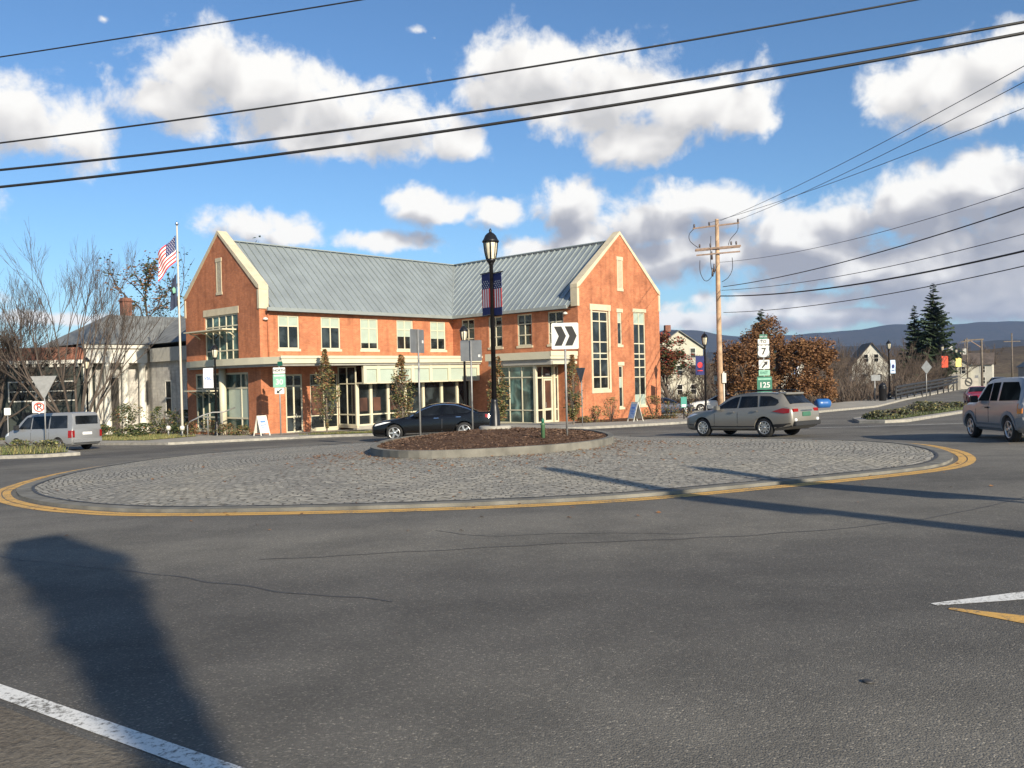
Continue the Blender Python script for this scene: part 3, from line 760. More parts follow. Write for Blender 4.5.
# ------------------------------------------------------------------ text on signs
def text_obj(s, size, m, parent, loc, name='lettering', rot=None, narrow=1., bold=.0):
    cu = bpy.data.curves.new('lettering', 'FONT'); cu.body = s; cu.size = size; cu.align_x = 'CENTER'; cu.align_y = 'CENTER'; cu.extrude = .003; cu.offset = .018*size
    t = bpy.data.objects.new('tmp', cu); COL.objects.link(t)
    dg = bpy.context.evaluated_depsgraph_get(); me = bpy.data.meshes.new_from_object(t.evaluated_get(dg))
    bpy.data.objects.remove(t); bpy.data.curves.remove(cu)
    me.transform(Matrix.Diagonal((narrow,1,1,1))); me.transform(Matrix.Rotation(pi/2, 4, 'X'))
    me.materials.clear(); me.materials.append(m)
    o = bpy.data.objects.new(name, me); COL.objects.link(o); o.parent = parent; o.location = loc
    if rot: o.rotation_euler = rot
    return o
def panel(parent, name, cx, cz, w, h, m, y=-.04, back=None, r=.04, t=.012):
    """rounded sheet sign facing local -y"""
    P = []
    for sx, sz, a0 in ((1,1,0),(-1,1,90),(-1,-1,180),(1,-1,270)):
        for k in range(4):
            a = radians(a0+30*k); P.append((cx+sx*(w/2-r)+r*cos(a), cz+sz*(h/2-r)+r*sin(a)))
    mb = MB(); mb.prism(P, y-t, y, 0)
    if back is not None:
        mb.m = [0 if i != 1 else 1 for i in range(len(mb.m))]
    return mb.build(name, [m, back or m], parent)
def post(parent, h, r=.03, m=None, name='post', base=-.4):
    mb = MB(); mb.tube([(0,0,base),(0,0,h)], r, 8); return mb.build(name, m or M['steel'], parent)
def chevron_poly(cx, cz, w, h):
    t = w*.62
    return [(cx-w/2, cz+h/2),(cx-w/2+t, cz+h/2),(cx+w/2, cz),(cx-w/2+t, cz-h/2),(cx-w/2, cz-h/2),(cx+w/2-t, cz)]
def chevron_sign(x, y, rz, label, ph=3.55, pw=.76, hh=.74):
    t = thing('chevron_sign', label, 'sign', (x, y, IG(x, y)), rz, 'chevron signs on the roundabout island')
    post(t, ph+.3, .03)
    p = panel(t, 'sign_panel', 0, ph-.07, pw, hh, M['white_sign'], -.035, M['sign_back'])
    for cx in (-.135, .165):
        mb = MB(); mb.prism(chevron_poly(cx, ph-.07, .33, .54), -.054, -.048); mb.build('chevron', M['black'], p)
    return t
chevron_sign(1.52, 23.6, radians(-2), 'white square sign with two black chevrons pointing right on the mulch island', 2.86)
s1_ = chevron_sign(-2.91, 26.3, radians(-118), 'grey back of a square sign turned nearly edge on, left on the mulch island', 3.08)
chevron_sign(-1.42, 29.5, radians(172), 'grey back of a square sign facing us squarely behind the black lamp post', 2.92)
for o in [o for o in COL.objects if o.name.startswith('chevron_sign')][1:]:
    mb = MB(); hz = 2.62 if o is not s1_ else 2.95
    mb.box(-.33,-.25,-.03,-.026,hz,hz+.09); mb.build('sticker', M['white_sign'], o)

# ------------------------------------------------------------------ street lamps
def make_lamp(name, label, x, y, z, h):
    t = thing(name, label, 'street lamp', (x, y, z), 0, 'black lantern street lamps')
    k = h/5.9
    mb = MB(); mb.lathe([(.21,-.3),(.21,.05),(.17,.12),(.155,.55),(.12,.7),(.10,.85),(.105,.9),(.085,.95)], 16); mb.build('base', M['black_metal'], t)
    mb = MB(); mb.lathe([(.078,.94),(.06,h-1.05),(.085,h-1.03),(.09,h-.98),(.06,h-.95)], 12); mb.build('pole', M['black_metal'], t)
    mb = MB(); mb.lathe([(.07,h-.96),(.12,h-.90),(.13,h-.86),(.175,h-.66),(.20,h-.42),(.205,h-.34)], 8); g = mb.build('lantern_glass', M['lamp_glass'], t)
    mb = MB()
    for i in range(8):
        a = 2*pi*(i)/8
        mb.tube([(cos(a)*r_, sin(a)*r_, z_) for r_, z_ in ((.135,h-.88),(.182,h-.66),(.207,h-.42),(.213,h-.33))], .014 if i % 2 else .022, 4)
    mb.lathe([(.085,h-1.0),(.14,h-.93),(.145,h-.87),(.12,h-.86)], 16)
    mb.build('lantern_cage', M['black_metal'], t)
    mb = MB(); mb.lathe([(.26,h-.35),(.265,h-.31),(.225,h-.26),(.17,h-.14),(.10,h-.07),(.055,h-.05),(.04,h-.02),(.045,h+.02),(.012,h+.08)], 16); mb.build('lantern_roof', M['black_metal'], t)
    return t
def flag_banner(parent_label, loc, rz, w, h, name='banner', group=None):
    """hanging cloth banner: navy bands, white stars, red and white stripes"""
    t = thing(name, parent_label, 'banner', loc, rz, group)
    mb = MB(); mb.tube([(-.03,0,h/2+.02),(w+.08,0,h/2+.02)], .018, 6); mb.build('arm', M['black_metal'], t)
    mb = MB(); mb.tube([(-.03,0,-h/2-.02),(w+.03,0,-h/2-.02)], .018, 6); mb.build('arm', M['black_metal'], t)
    mb = MB(); N = 7; a, b = -h/2, h/2
    def q(x0,x1,z0,z1,mi):
        mb.add([(x0,-.006,z0),(x1,-.006,z0),(x1,-.006,z1),(x0,-.006,z1),(x0,.006,z0),(x1,.006,z0),(x1,.006,z1),(x0,.006,z1)], [(0,1,2,3),(7,6,5,4),(0,4,5,1),(1,5,6,2),(2,6,7,3),(3,7,4,0)], mi)
    q(0,w,a,a+.18*h,0); q(0,w,b-.16*h,b,0); q(0,w,b-.37*h,b-.16*h,0)
    for i in range(N): q(w*i/N, w*(i+1)/N, a+.18*h, b-.37*h, 1 if i % 2 == 0 else 2)
    cl = mb.build('cloth', [M['blue'], M['flag_red'], M['flag_white']], t)
    mb = MB()
    for r in range(4):
        for c in range(4 if r % 2 else 3):
            cx = w*(.14+.24*c + (0 if r % 2 else .12)); cz = b-.19*h-.048*h*r; s = .048*w*1.3
            for yy in (-.009,.009):
                P = []
                for k in range(10):
                    rr_ = s if k % 2 == 0 else s*.45; P.append((cx+rr_*sin(k*pi/5), yy, cz+rr_*cos(k*pi/5)))
                mb.add(P, [tuple(range(10))])
    mb.build('stars', M['flag_white'], cl)
    return t
def plain_banner(label, loc, rz, w, h, m, m2=None, word=None, flip=1):
    t = thing('banner', label, 'banner', loc, rz, 'banners hung on the lamp posts')
    for z in (h/2+.02, -h/2-.02):
        mb = MB(); mb.tube([(-.1*flip,0,z),(flip*(w+.05),0,z)], .016, 6); mb.build('arm', M['black_metal'], t)
    mb = MB(); n = 6
    for i in range(n):
        y0, y1 = .02*sin(i*1.3), .02*sin((i+1)*1.3); z0, z1 = -h/2+h*i/n, -h/2+h*(i+1)/n
        mb.add([(0,y0-.004,z0),(flip*w,y0-.004,z0),(flip*w,y1-.004,z1),(0,y1-.004,z1),(0,y0+.004,z0),(flip*w,y0+.004,z0),(flip*w,y1+.004,z1),(0,y1+.004,z1)], [(0,1,2,3),(7,6,5,4),(0,4,7,3),(1,2,6,5)], 0)
    c = mb.build('cloth', m, t)
    if m2:
        mb = MB()
        P = [(flip*w*(.5+.3*cos(a)), .0, h*(.02+.16*sin(a))) for a in [2*pi*k/14 for k in range(14)]]
        mb.prism([(x,z) for x,_,z in P], -.03, -.026, 0); mb.box(min(flip*w*.2,flip*w*.8), max(flip*w*.2,flip*w*.8), -.031, -.027, -.30*h, -.25*h); mb.build('print', m2, c)
    return t
LC = (-.56, 26.0)
lampC = make_lamp('street_lamp', 'tall black street lamp on the mulch island with two flag banners', LC[0], LC[1], IG(*LC)-.02, 6.15)
mb = MB(); mb.lathe([(.50,-.4),(.50,.12),(.47,.15)], 24)
tag(mb.build('lamp_footing', M['concrete'], None, (LC[0], LC[1], IG(*LC)-.05)), 'round concrete footing under the black island lamp post', 'footing')
zc = 4.14
flag_banner('stars and stripes banner on the left of the island lamp post', (LC[0]-.06, LC[1]-.02, zc), radians(180-57), .46, 1.28, group=None)
flag_banner('stars and stripes banner on the right of the island lamp post', (LC[0]+.06, LC[1]-.02, zc-.03), radians(-57), .46, 1.28, group=None)
LP = [(-18.73,53.0,.13,'black street lamp beside the left brick gable with a white banner'),
      (-30.4,60.0,.13,'black street lamp half hidden in the bare tree before the stone library'),
      (-2.58,46.0,.13,'black street lamp on the pavement behind the square grey sign back'),
      (13.38,58.0,.13,'black street lamp with a dark blue banner left of the wooden utility pole'),
      (26.5,80.0,.1,'black street lamp with a white and blue banner in front of the russet oaks'),
      (36.9,82.0,.15,'black street lamp with a pale blue banner before the brown thicket'),
      (56.5,110.,.15,'black street lamp carrying the red banner near the bridge'),
      (63.6,120.,.15,'black street lamp carrying the yellow banner on the bridge'),
      (69.5,130.,.15,'black street lamp farthest along the bridge beyond the yellow banner')]
for x, y, dz, lb in LP:
    c = copy_tree(lampC); c.location = (x, y, G(x, y)+dz); s = 5.75/6.15; c.scale = (s, s, s); c['label'] = lb
# unseen lamp and wide banners added outside the frame for their road shadow
c = copy_tree(lampC); c.location = (11.4, 3.3, G(11.4,3.3)); c['label'] = 'unseen black street lamp added beside the road to cast a shadow towards the paving'
flag_banner('unseen stars and stripes banner added to widen the roadside lamp shadow', (11.4-.06, 3.3, G(11.4,3.3)+4.4), radians(150), .6, 1.4)
flag_banner('second unseen stars and stripes banner added to widen the roadside lamp shadow', (11.4+.06, 3.3, G(11.4,3.3)+4.4), radians(-30), .6, 1.4)
bn = plain_banner('white banner with small blue lettering on the lamp by the left gable', (-18.83, 52.9, 1.88+.0), radians(3), .62, 1.26, M['banner_white'], None, None, -1)
text_obj('VSC', .26, M['banner_blue'], bn, (-.31,-.035,-.02))
plain_banner('dark blue and red banner on the lamp left of the utility pole', (13.3, 57.9, 1.98), radians(8), .62, 1.3, M['blue'], M['flag_red'], None, -1)
plain_banner('white banner with blue emblem on the lamp before the oaks', (26.62, 79.9, 1.62), radians(4), .75, 1.55, M['banner_white'], M['banner_blue'])
plain_banner('pale blue banner with dark emblem on the lamp by the thicket', (37.0, 81.9, 1.58), radians(20), .6, 1.3, mat('sky_blue_cloth', (.42,.55,.72), .8, 0, .06), M['blue'])
plain_banner('plain scarlet banner on a bridge lamp post', (56.35, 109.9, 2.05), radians(0), .85, 1.5, M['banner_red'])
plain_banner('plain yellow banner on a bridge lamp post', (63.5, 119.9, 2.1), radians(0), .8, 1.5, M['banner_yellow'])

# green post on the island
t = thing('marker_post', 'short green painted post standing in the mulch before the chevron sign', 'post', (.79, 22.2, IG(.79,22.2)-.02))
mb = MB(); mb.lathe([(.055,-.2),(.055,.36),(.062,.37),(.062,.41),(.05,.43)], 12); mb.build('shaft', mat('green_post_paint', (.07,.15,.075), .5, 0, .2), t)
mb = MB(); mb.lathe([(.035,.43),(.04,.5),(.02,.55)], 10); mb.build('cap', M['green_sign'], t)

# ------------------------------------------------------------------ other signs
def back_triangle(x, y, rz, h, w, label, z0=0.1):
    t = thing('yield_sign', label, 'sign', (x, y, G(x, y)+z0), rz, None)
    post(t, h+.02, .03)
    mb = MB(); mb.prism([(-w/2,h),(w/2,h),(.04,h-w*.9),(-.04,h-w*.9)], -.05, -.036); mb.build('sign_panel', M['steel'] if z0 < .5 else M['sign_back'], t)
    mb = MB(); mb.prism([(-w/2+.03,h-.02),(w/2-.03,h-.02),(0,h-w*.9+.06)], .036, .048); 
    return t
back_triangle(-20.75, 37.2, radians(10), 3.34, 1.08, 'large grey triangular sign back on a steel post in front of the silver van', .14)
t = back_triangle(3.85, 46.4, radians(-60), 3.2, .9, 'dark triangular sign back seen side on beside the narrow tree at the right gable', .13)
for o in COL.objects:
    if o.parent == t and o.name.startswith('sign_panel'): o.data.materials.clear(); o.data.materials.append(M['sign_back'])
# no parking sign
t = thing('no_parking_sign', 'white square sign with a red circle and letter P behind the van', 'sign', (-27.1,48,G(-27.1,48)), radians(25))
post(t, 2.55, .045, M['white_sign']); p = panel(t, 'sign_panel', 0, 2.26, .68, .66, M['white_sign'], -.05)
text_obj('P', .5, M['black'], p, (0,-.066,2.26), bold=.01)
mb = MB(); n = 24
for k in range(n):
    a0, a1 = 2*pi*k/n, 2*pi*(k+1)/n; r0, r1 = .21, .28
    mb.prism([(r0*cos(a0),2.26+r0*sin(a0)),(r1*cos(a0),2.26+r1*sin(a0)),(r1*cos(a1),2.26+r1*sin(a1)),(r0*cos(a1),2.26+r0*sin(a1))], -.070, -.064)
mb.prism([(-.2,2.42),(-.15,2.46),(.2,2.10),(.15,2.06)], -.073, -.068); mb.build('red_ring', M['red_sign'], p)
t = thing('small_sign', 'small blank white sign on a thin post left of the van', 'sign', (-26.5,44,G(-26.5,44)+.0), radians(20))
post(t, 2.2, .025); panel(t, 'sign_panel', 0, 2.03, .3, .38, M['white_sign'])
# route marker at the building corner
t = thing('route_sign', 'pale green route 30 sign assembly on a steel post before the building corner', 'sign', (-13.55,48.9,G(-13.55,48.9)+.1), radians(2))
post(t, 4.32, .04, M['steel'])
p = panel(t, 'street_plate', .13, 4.2, .42, .24, M['green_sign']); p.rotation_euler.z = radians(-35)
p = panel(t, 'north_plate', 0, 3.80, .70, .36, M['white_sign']); text_obj('NORTH', .19, M['black'], p, (0,-.056,3.80))
p = panel(t, 'shield_plate', 0, 3.20, .72, .78, M['pale_green']); text_obj('30', .44, M['white_sign'], p, (0,-.056,3.12), bold=.006)
mb = MB(); mb.prism([(-.30,3.46),(.30,3.46),(.30,3.54),(-.30,3.54)], -.057, -.052); mb.build('shield_band', M['white_sign'], p)
p = panel(t, 'arrow_plate', 0, 2.61, .56, .36, M['white_sign'])
mb = MB(); mb.prism([(.16,2.71),(.12,2.75),(-.08,2.60),(-.13,2.66),(-.17,2.48),(.02,2.48),(-.04,2.55)], -.058, -.052); mb.build('arrow', M['black'], p)
# route 7 / 125 assembly
rx, ry = 15.03, 50.; t = thing('route_sign', 'tall route sign stack reading TO 7 and EAST 125 behind the wagon', 'sign', (rx,ry,-1.38), radians(-3))
post(t, 5.25, .05, M['steel'])
p = panel(t, 'north_plate', 0, 4.93, .46, .28, M['green_sign']); text_obj('NORTH', .12, M['white_sign'], p, (0,-.056,4.93))
p = panel(t, 'to_plate', 0, 4.63, .66, .33, M['white_sign']); text_obj('TO', .24, M['black'], p, (0,-.056,4.63), bold=.006)
p = panel(t, 'shield_backing', 0, 4.06, .76, .80, M['black'])
sh = [(0,3.70),(-.12,3.73),(-.27,3.77),(-.34,3.88),(-.34,4.02),(-.30,4.14),(-.31,4.28),(-.34,4.36),(-.24,4.43),(-.12,4.40),(0,4.44),(.12,4.40),(.24,4.43),(.34,4.36),(.31,4.28),(.30,4.14),(.34,4.02),(.34,3.88),(.27,3.77),(.12,3.73)]
mb = MB(); mb.prism(sh, -.062, -.053); q = mb.build('shield', M['white_sign'], p); text_obj('7', .56, M['black'], q, (0,-.066,4.04), bold=.012)
p = panel(t, 'arrow_plate', .02, 3.28, .64, .54, M['white_sign'])
mb = MB(); mb.prism([(-.14,3.10),(-.09,3.05),(.13,3.28),(.19,3.22),(.22,3.46),(-.02,3.43),(.05,3.36)], -.058, -.052); mb.build('arrow', M['black'], p)
p = panel(t, 'east_plate', .02, 2.78, .66, .34, M['pale_green']); text_obj('EAST', .2, M['green_sign'], p, (0,-.056,2.78), bold=.004)
p = panel(t, 'shield_plate', .02, 2.08, .88, .96, M['green_sign'])
mb = MB(); mb.prism([(-.36,2.36),(.40,2.36),(.40,2.46),(-.36,2.46)], -.058, -.052); mb.build('shield_band', M['pale_green'], p)
text_obj('125', .44, M['white_sign'], p, (.02,-.056,2.04), bold=.006)
# small teal sign and its support
t = thing('small_sign', 'small teal and white sign on a short post left of the wagon', 'sign', (10.62,52,G(10.62,52)+.13))
post(t, 1.35, .04, M['trim']); p = panel(t, 'sign_panel', 0, 1.05, .36, .66, M['teal'], -.045)
mb = MB(); mb.box(-.14,.14,-.062,-.057,.76,.92); mb.build('white_patch', M['white_sign'], p)
# sign backs by the bridge approach
t = thing('diamond_sign', 'grey diamond shaped sign back on a post before the thicket', 'sign', (42.0,85,G(42,85)+.1), radians(20))
post(t, 3.35, .05, M['steel']); mb = MB(); mb.prism([(0,3.72),(-.7,3.02),(0,2.32),(.7,3.02)], -.07, -.055); mb.build('sign_panel', M['sign_back'], t)
t = thing('notice_sign', 'grey rectangular sign back on a pale post beside the black bin', 'sign', (34.6,80,G(34.6,80)+.12), radians(10))
post(t, 2.5, .06, M['steel']); panel(t, 'sign_panel', .1, 2.2, .95, .55, M['sign_back'])
# A-frame boards
def a_frame(x, y, rz, label, mface, mframe):
    t = thing('sidewalk_board', label, 'A-frame sign', (x, y, G(x, y)+.13), rz, 'folding boards on the pavement')
    h, d, w = 1.18, .36, .66
    for s in (-1, 1):
        Mx = Matrix.Translation((0, s*d, 0)) @ Matrix.Rotation(s*atan2(d, h), 4, 'X')
        ln = sqrt(h*h+d*d)
        mb = MB(); mb.box(-w/2, w/2, -.012, .012, .16, ln, 0, Mx); mb.box(-w/2, -w/2+.06, -.02, .02, 0, .158, 0, Mx); mb.box(w/2-.06, w/2, -.02, .02, 0, .158, 0, Mx)
        b = mb.build('board', mframe, t)
        mb = MB(); mb.box(-w/2+.06, w/2-.06, -.018 if s < 0 else .013, -.013 if s < 0 else .018, .25, ln-.12, 0, Mx); pp = mb.build('poster', mface, b)
        mb = MB()
        for k, (a, c, e) in enumerate(((.80,.92,.34),(.62,.68,.4),(.5,.55,.3))):
            mb.box(-e/2, e/2, -.024 if s < 0 else .019, -.019 if s < 0 else .024, a, c, 0, Mx)
        mb.build('printing', M['banner_blue'], pp)
    return t
a_frame(-14.75, 49.2, radians(52), 'white folding board with small blue print at the left brick corner', M['white_sign'], M['white_trim'])
a_frame(7.45, 51.0, radians(-62), 'blue and white folding board below the tall window of the right gable', mat('poster_blue', (.30,.42,.66), .5, 0, .2, 4), M['white_trim'])
# parking-lot path lights and bike rail by the left gable
for x, y, lb in ((-22.2,54.0,'short white path light left of the flagpole base'),(-20.6,52.2,'short white path light between the flagpole and bent rail')):
    t = thing('path_light', lb, 'light', (x, y, G(x, y)+.14), 0, 'path lights by the flagpole')
    mb = MB(); mb.lathe([(.05,0),(.05,.45)], 8); mb.build('stem', M['steel'], t)
    mb = MB(); mb.lathe([(.14,.42),(.15,.62),(.10,.70)], 10); mb.build('head', M['white_trim'], t)
t = thing('hand_rail', 'bent grey steel hand rail in front of the left gable glazing', 'railing', (-19.3,52.3,G(-19.3,52.3)+.1), radians(20))
mb = MB(); mb.tube([(-.95,0,-.1),(-.95,0,.75),(-.8,.0,.98),(0,.0,1.35),(.55,0,1.5),(1.2,0,1.5),(1.9,.3,1.75)], .04, 8); mb.build('rail', M['steel'], t)
for x in (0.25, 1.1):
    mb = MB(); mb.tube([(x,0,-.1),(x,0,1.45)], .03, 8); mb.build('post', M['steel'], t)

# ------------------------------------------------------------------ flagpole with two flags
FX, FY = -21.57, 54.7; fz = G(FX, FY)+.1
t = thing('flagpole', 'tall white flagpole in front of the left brick gable', 'flagpole', (FX, FY, fz))
mb = MB(); mb.lathe([(.085,-.3),(.08,.6),(.075,4.5),(.05,13.7),(.02,13.75)], 12); mb.build('pole', mat('pole_cream', (.46,.42,.35), .45, .1, .08, 1), t)
mb = MB(); mb.lathe([(.01,13.7),(.13,13.85),(.01,14.0)], 10); mb.build('finial', M['chrome'], t)
mb = MB(); mb.lathe([(.20,-.2),(.20,.14),(.12,.2)], 12); mb.build('collar', M['steel'], t)
t = thing('national_flag', 'stars and stripes flag drooping from the top of the white flagpole', 'flag', (FX-.1, FY-.02, fz))
mb = MB(); nu, nv = 16, 26
def flagpt(u, v):              # u along the fly 0..1, v down the hoist 0..1
    x = -1.18*u - .03*sin(9*u+2*v)*u
    z = 13.12 - 1.72*v*(1-.15*u) - 1.22*u - .35*u*u*v
    y = .22*sin(7*u + 2.5*v)*u**.6 - .15*u
    return (x, y, z)
vs = [flagpt(i/nu, j/nv) for j in range(nv+1) for i in range(nu+1)]
for j in range(nv):
    for i in range(nu):
        f = (j*(nu+1)+i, j*(nu+1)+i+1, (j+1)*(nu+1)+i+1, (j+1)*(nu+1)+i)
        canton = i/nu < .46 and j < nv*7/13
        mb.f.append(list(f)); mb.m.append(0 if canton else (1 if (j//2) % 2 == 0 else 2)); mb.smooth.append(True)
mb.v = [Vector(p) for p in vs]
fl = mb.build('cloth', [M['blue'], M['flag_red'], M['flag_white']], t, recalc=False)
mb = MB()
for r in range(7):
    for c in range(5):
        u, v = .04+.46*(c+.5+(.25 if r % 2 else -.1))/5.4, (r+.6)/14
        p = Vector(flagpt(u, v))
        for dy in (-.012, .012):
            P = [(p.x+(.034 if k % 2 == 0 else .015)*sin(k*pi/5), p.y+dy, p.z+(.034 if k % 2 == 0 else .015)*cos(k*pi/5)) for k in range(10)]
            mb.add(P, [tuple(range(10))])
mb.build('stars', M['flag_white'], fl, recalc=False)
t = thing('state_flag', 'dark blue flag hanging limp below the striped one on the flagpole', 'flag', (FX-.09, FY-.02, fz))
mb = MB(); vs = []
for j in range(15):
    for i in range(9):
        u, v = i/8, j/14
        vs.append((-.42*u*(.6+.5*v)-.02, .10*sin(10*u+v*2)*u, 10.65-2.15*v-.35*u))
mb.add(vs, [(j*9+i, j*9+i+1, (j+1)*9+i+1, (j+1)*9+i) for j in range(14) for i in range(8)], 0, True)
mb.build('cloth', M['dark_flag'], t, recalc=False)
mb = MB(); mb.prism([(-.26,9.6),(-.14,9.75),(-.03,9.6),(-.05,9.35),(-.2,9.32)], -.16, -.15); mb.build('emblem', M['pale_green'], t)

# ------------------------------------------------------------------ utility pole with wires
UX, UY = 14.9, 60.; uz = G(UX, UY)
t = thing('utility_pole', 'tall wooden utility pole with crossarms behind the wagon', 'utility pole', (UX, UY, uz), radians(-8))
mb = MB(); mb.tube([(.02,0,-.5),(0,0,4),(-.01,0,9),(0,0,14.1)], [.21,.19,.165,.13], 14); mb.build('pole', M['wood_pole'], t)
mb = MB(); mb.bar((-1.7,-.06,13.5),(1.55,-.06,13.75),.09,.10); mb.build('crossarm', M['wood_arm'], t)
for dy in (-.24,.24):
    mb = MB(); mb.bar((-1.55,dy,11.95),(1.6,dy,12.1),.09,.13); mb.build('crossarm', M['wood_arm'], t)
mb = MB(); mb.bar((-1.5,-.22,11.55),(1.55,-.22,11.7),.09,.10); mb.build('crossarm', M['wood_arm'], t)
for x, z in ((-1.6,13.55),(-.55,13.65),(1.45,13.78),(-1.25,12.1),(-.5,12.12),(.95,12.2),(1.3,12.2)):
    mb = MB(); mb.lathe([(.03,0),(.075,.05),(.05,.1),(.075,.15),(.05,.2),(.06,.25)], 8, 0, Matrix.Translation((x,-.1,z))); mb.build('insulator', M['ceramic'], t)
for pts in ([(-1.6,-.06,13.5),(-1.95,-.06,13.1),(-1.9,-.06,12.6),(-1.35,-.1,12.1)], [(1.45,-.06,13.7),(1.4,-.06,13.2),(.9,-.08,12.6),(.75,-.1,12.2)],
            [(-1.25,-.1,11.2),(-1.25,-.1,10.4),(-1.0,-.1,9.8),(-.7,-.1,9.75),(-.3,-.1,10.2),(-.1,-.1,10.7)], [(1.0,-.1,11.3),(1.0,-.1,10.5),(.7,-.1,9.9),(.25,-.1,9.6)], [(-.45,-.1,12.9),(-.5,-.1,11.0),(-.35,-.1,10.2)]):
    mb = MB(); mb.tube(catmull(pts, 6, False), .024, 6); mb.build('jumper_cable', M['cable'], t)
for z0, dx in ((10.0,-.4),(10.3,-.28),(11.2,-.42)):
    mb = MB(); mb.lathe([(.06,0),(.08,.1),(.05,.5),(.03,.6)], 8, 0, Matrix.Translation((dx,-.2,z0))); mb.build('arrester', M['ceramic'], t)
mb = MB(); mb.tube([(.24,-.1,.0),(.24,-.1,3.2)], .05, 8); mb.build('conduit', M['white_trim'], t)
mb = MB(); mb.box(.12,.40,-.28,-.12,2.4,3.1); mb.build('guard_box', M['white_trim'], t)
def wire(label, a, b, sag, r, m=None, cat='cable', name='overhead_wire', n=40, group=None):
    a, b = Vector(a), Vector(b); pts = []
    for i in range(n+1):
        u = i/n; p = a.lerp(b, u); p.z -= 4*sag*u*(1-u); pts.append(p)
    mb = MB(); mb.tube(pts, r, 6)
    return tag(mb.build(name, m or M['cable'], recalc=False), label, cat, group)
def cam_ray(px, py, D):      # fixed survey bearings of the photographed cables, taken once from the viewpoint
    f, p, r = 838.5, .0103, .0235
    F_ = Vector((0, cos(p), -sin(p))); R_ = Vector((1,0,0)); U_ = R_.cross(F_)
    R2 = cos(r)*R_ - sin(r)*U_; U2 = sin(r)*R_ + cos(r)*U_
    v = F_ + R2*(px-512)/f - U2*(py-384)/f
    return Vector((0,0,1.6)) + v*(D/v.y)
def span(label, p1, D1, p2, D2, sag, r, ext=.8, m=None, **k):
    a, b = cam_ray(*p1, D1), cam_ray(*p2, D2); d = b - a
    u = ext/(1+2*ext); up = Vector((0,0,4*sag*u*(1-u)))
    return wire(label, a - d*ext + up, b + d*ext + up, sag, r, m, **k)
GW = 'overhead lines crossing the whole sky'
span('thinnest overhead line at the top left of the sky', (0,57), 24, (360,0), 21, .25, .018, 1.6, group=GW)
span('single black overhead cable above the paired cables', (0,143), 20, (915,0), 17, .9, .0205, .7, group=GW)
span('upper of the two thick paired cables across the sky', (0,170), 18, (1024,22), 15, 1.0, .0265, .6, group=GW)
span('lower of the two thick paired cables across the sky', (0,187), 18, (1024,33), 15, 1.05, .029, .6, group=GW)
def polewire(label, loc, px, py, D, sag, r, m=None):
    a = Vector(loc); u = 1/1.45; b = cam_ray(px, py, D) + Vector((0,0,4*sag*u*(1-u))); d = b-a
    b2 = a + d*1.45; b2.z = a.z + (b.z-a.z)*1.45
    wire(label, a, b2, sag, r, m, group='wires running right from the utility pole')
UP = Vector((UX, UY, uz))
polewire('highest of three thin wires rising right from the pole top', UP+Vector((.2,-.1,13.95)), 1024, 66, 26, .5, .013, M['wire'])
polewire('middle of three thin wires rising right from the pole top', UP+Vector((1.4,-.15,13.95)), 1024, 82, 27, .5, .013, M['wire'])
polewire('lowest of three thin wires rising right from the pole top', UP+Vector((-.5,-.1,13.85)), 1024, 108, 28, .5, .013, M['wire'])
polewire('faint thin wire leaving the pole just below its crossarms', UP+Vector((.1,-.15,11.0)), 1024, 188, 34, 1.1, .014, M['wire'])
polewire('upper black cable leaving the pole above the thickest one', UP+Vector((.3,-.15,9.25)), 1024, 207, 32, .8, .026)
polewire('thin grey line just above the thickest lower cable', UP+Vector((.2,-.15,9.0)), 1024, 234, 34, .9, .018, M['wire'])
polewire('thickest black cable leaving the utility pole to the right', UP+Vector((.1,-.15,8.6)), 1024, 251, 32, .95, .042)
polewire('lowest black cable leaving the utility pole to the right', UP+Vector((.3,-.15,7.42)), 1024, 266, 34, .85, .022)

# poles standing behind the photographer; their shadows cross the road
def near_pole(x, y, h, label, cans):
    t = thing('utility_pole', label, 'utility pole', (x, y, G(x, y)))
    mb = MB(); mb.tube([(0,0,-.4),(0,0,h)], [.24,.19], 12); mb.build('pole', M['wood_pole'], t)
    for dx, dy, z, r, hh in cans:
        mb = MB(); mb.lathe([(r*.9,0),(r,.05),(r,hh),(r*.8,hh+.08)], 14, 0, Matrix.Translation((dx,dy,z))); mb.build('transformer', M['steel'], t)
    return t
#near_pole(5.35, -8.45, 8.5, 'wooden utility pole with transformer cans standing behind the viewer', [(-.40,-.2,6.5,.27,1.0),(-.66,-.32,7.15,.30,1.0),(-.2,.05,7.3,.32,1.1),(-1.1,-.5,7.45,.30,.9)])
near_pole(12.2, -3.0, 9.0, 'plain wooden utility pole standing behind the viewer to the right', [(-.2,-.1,6.2,.2,.9)])

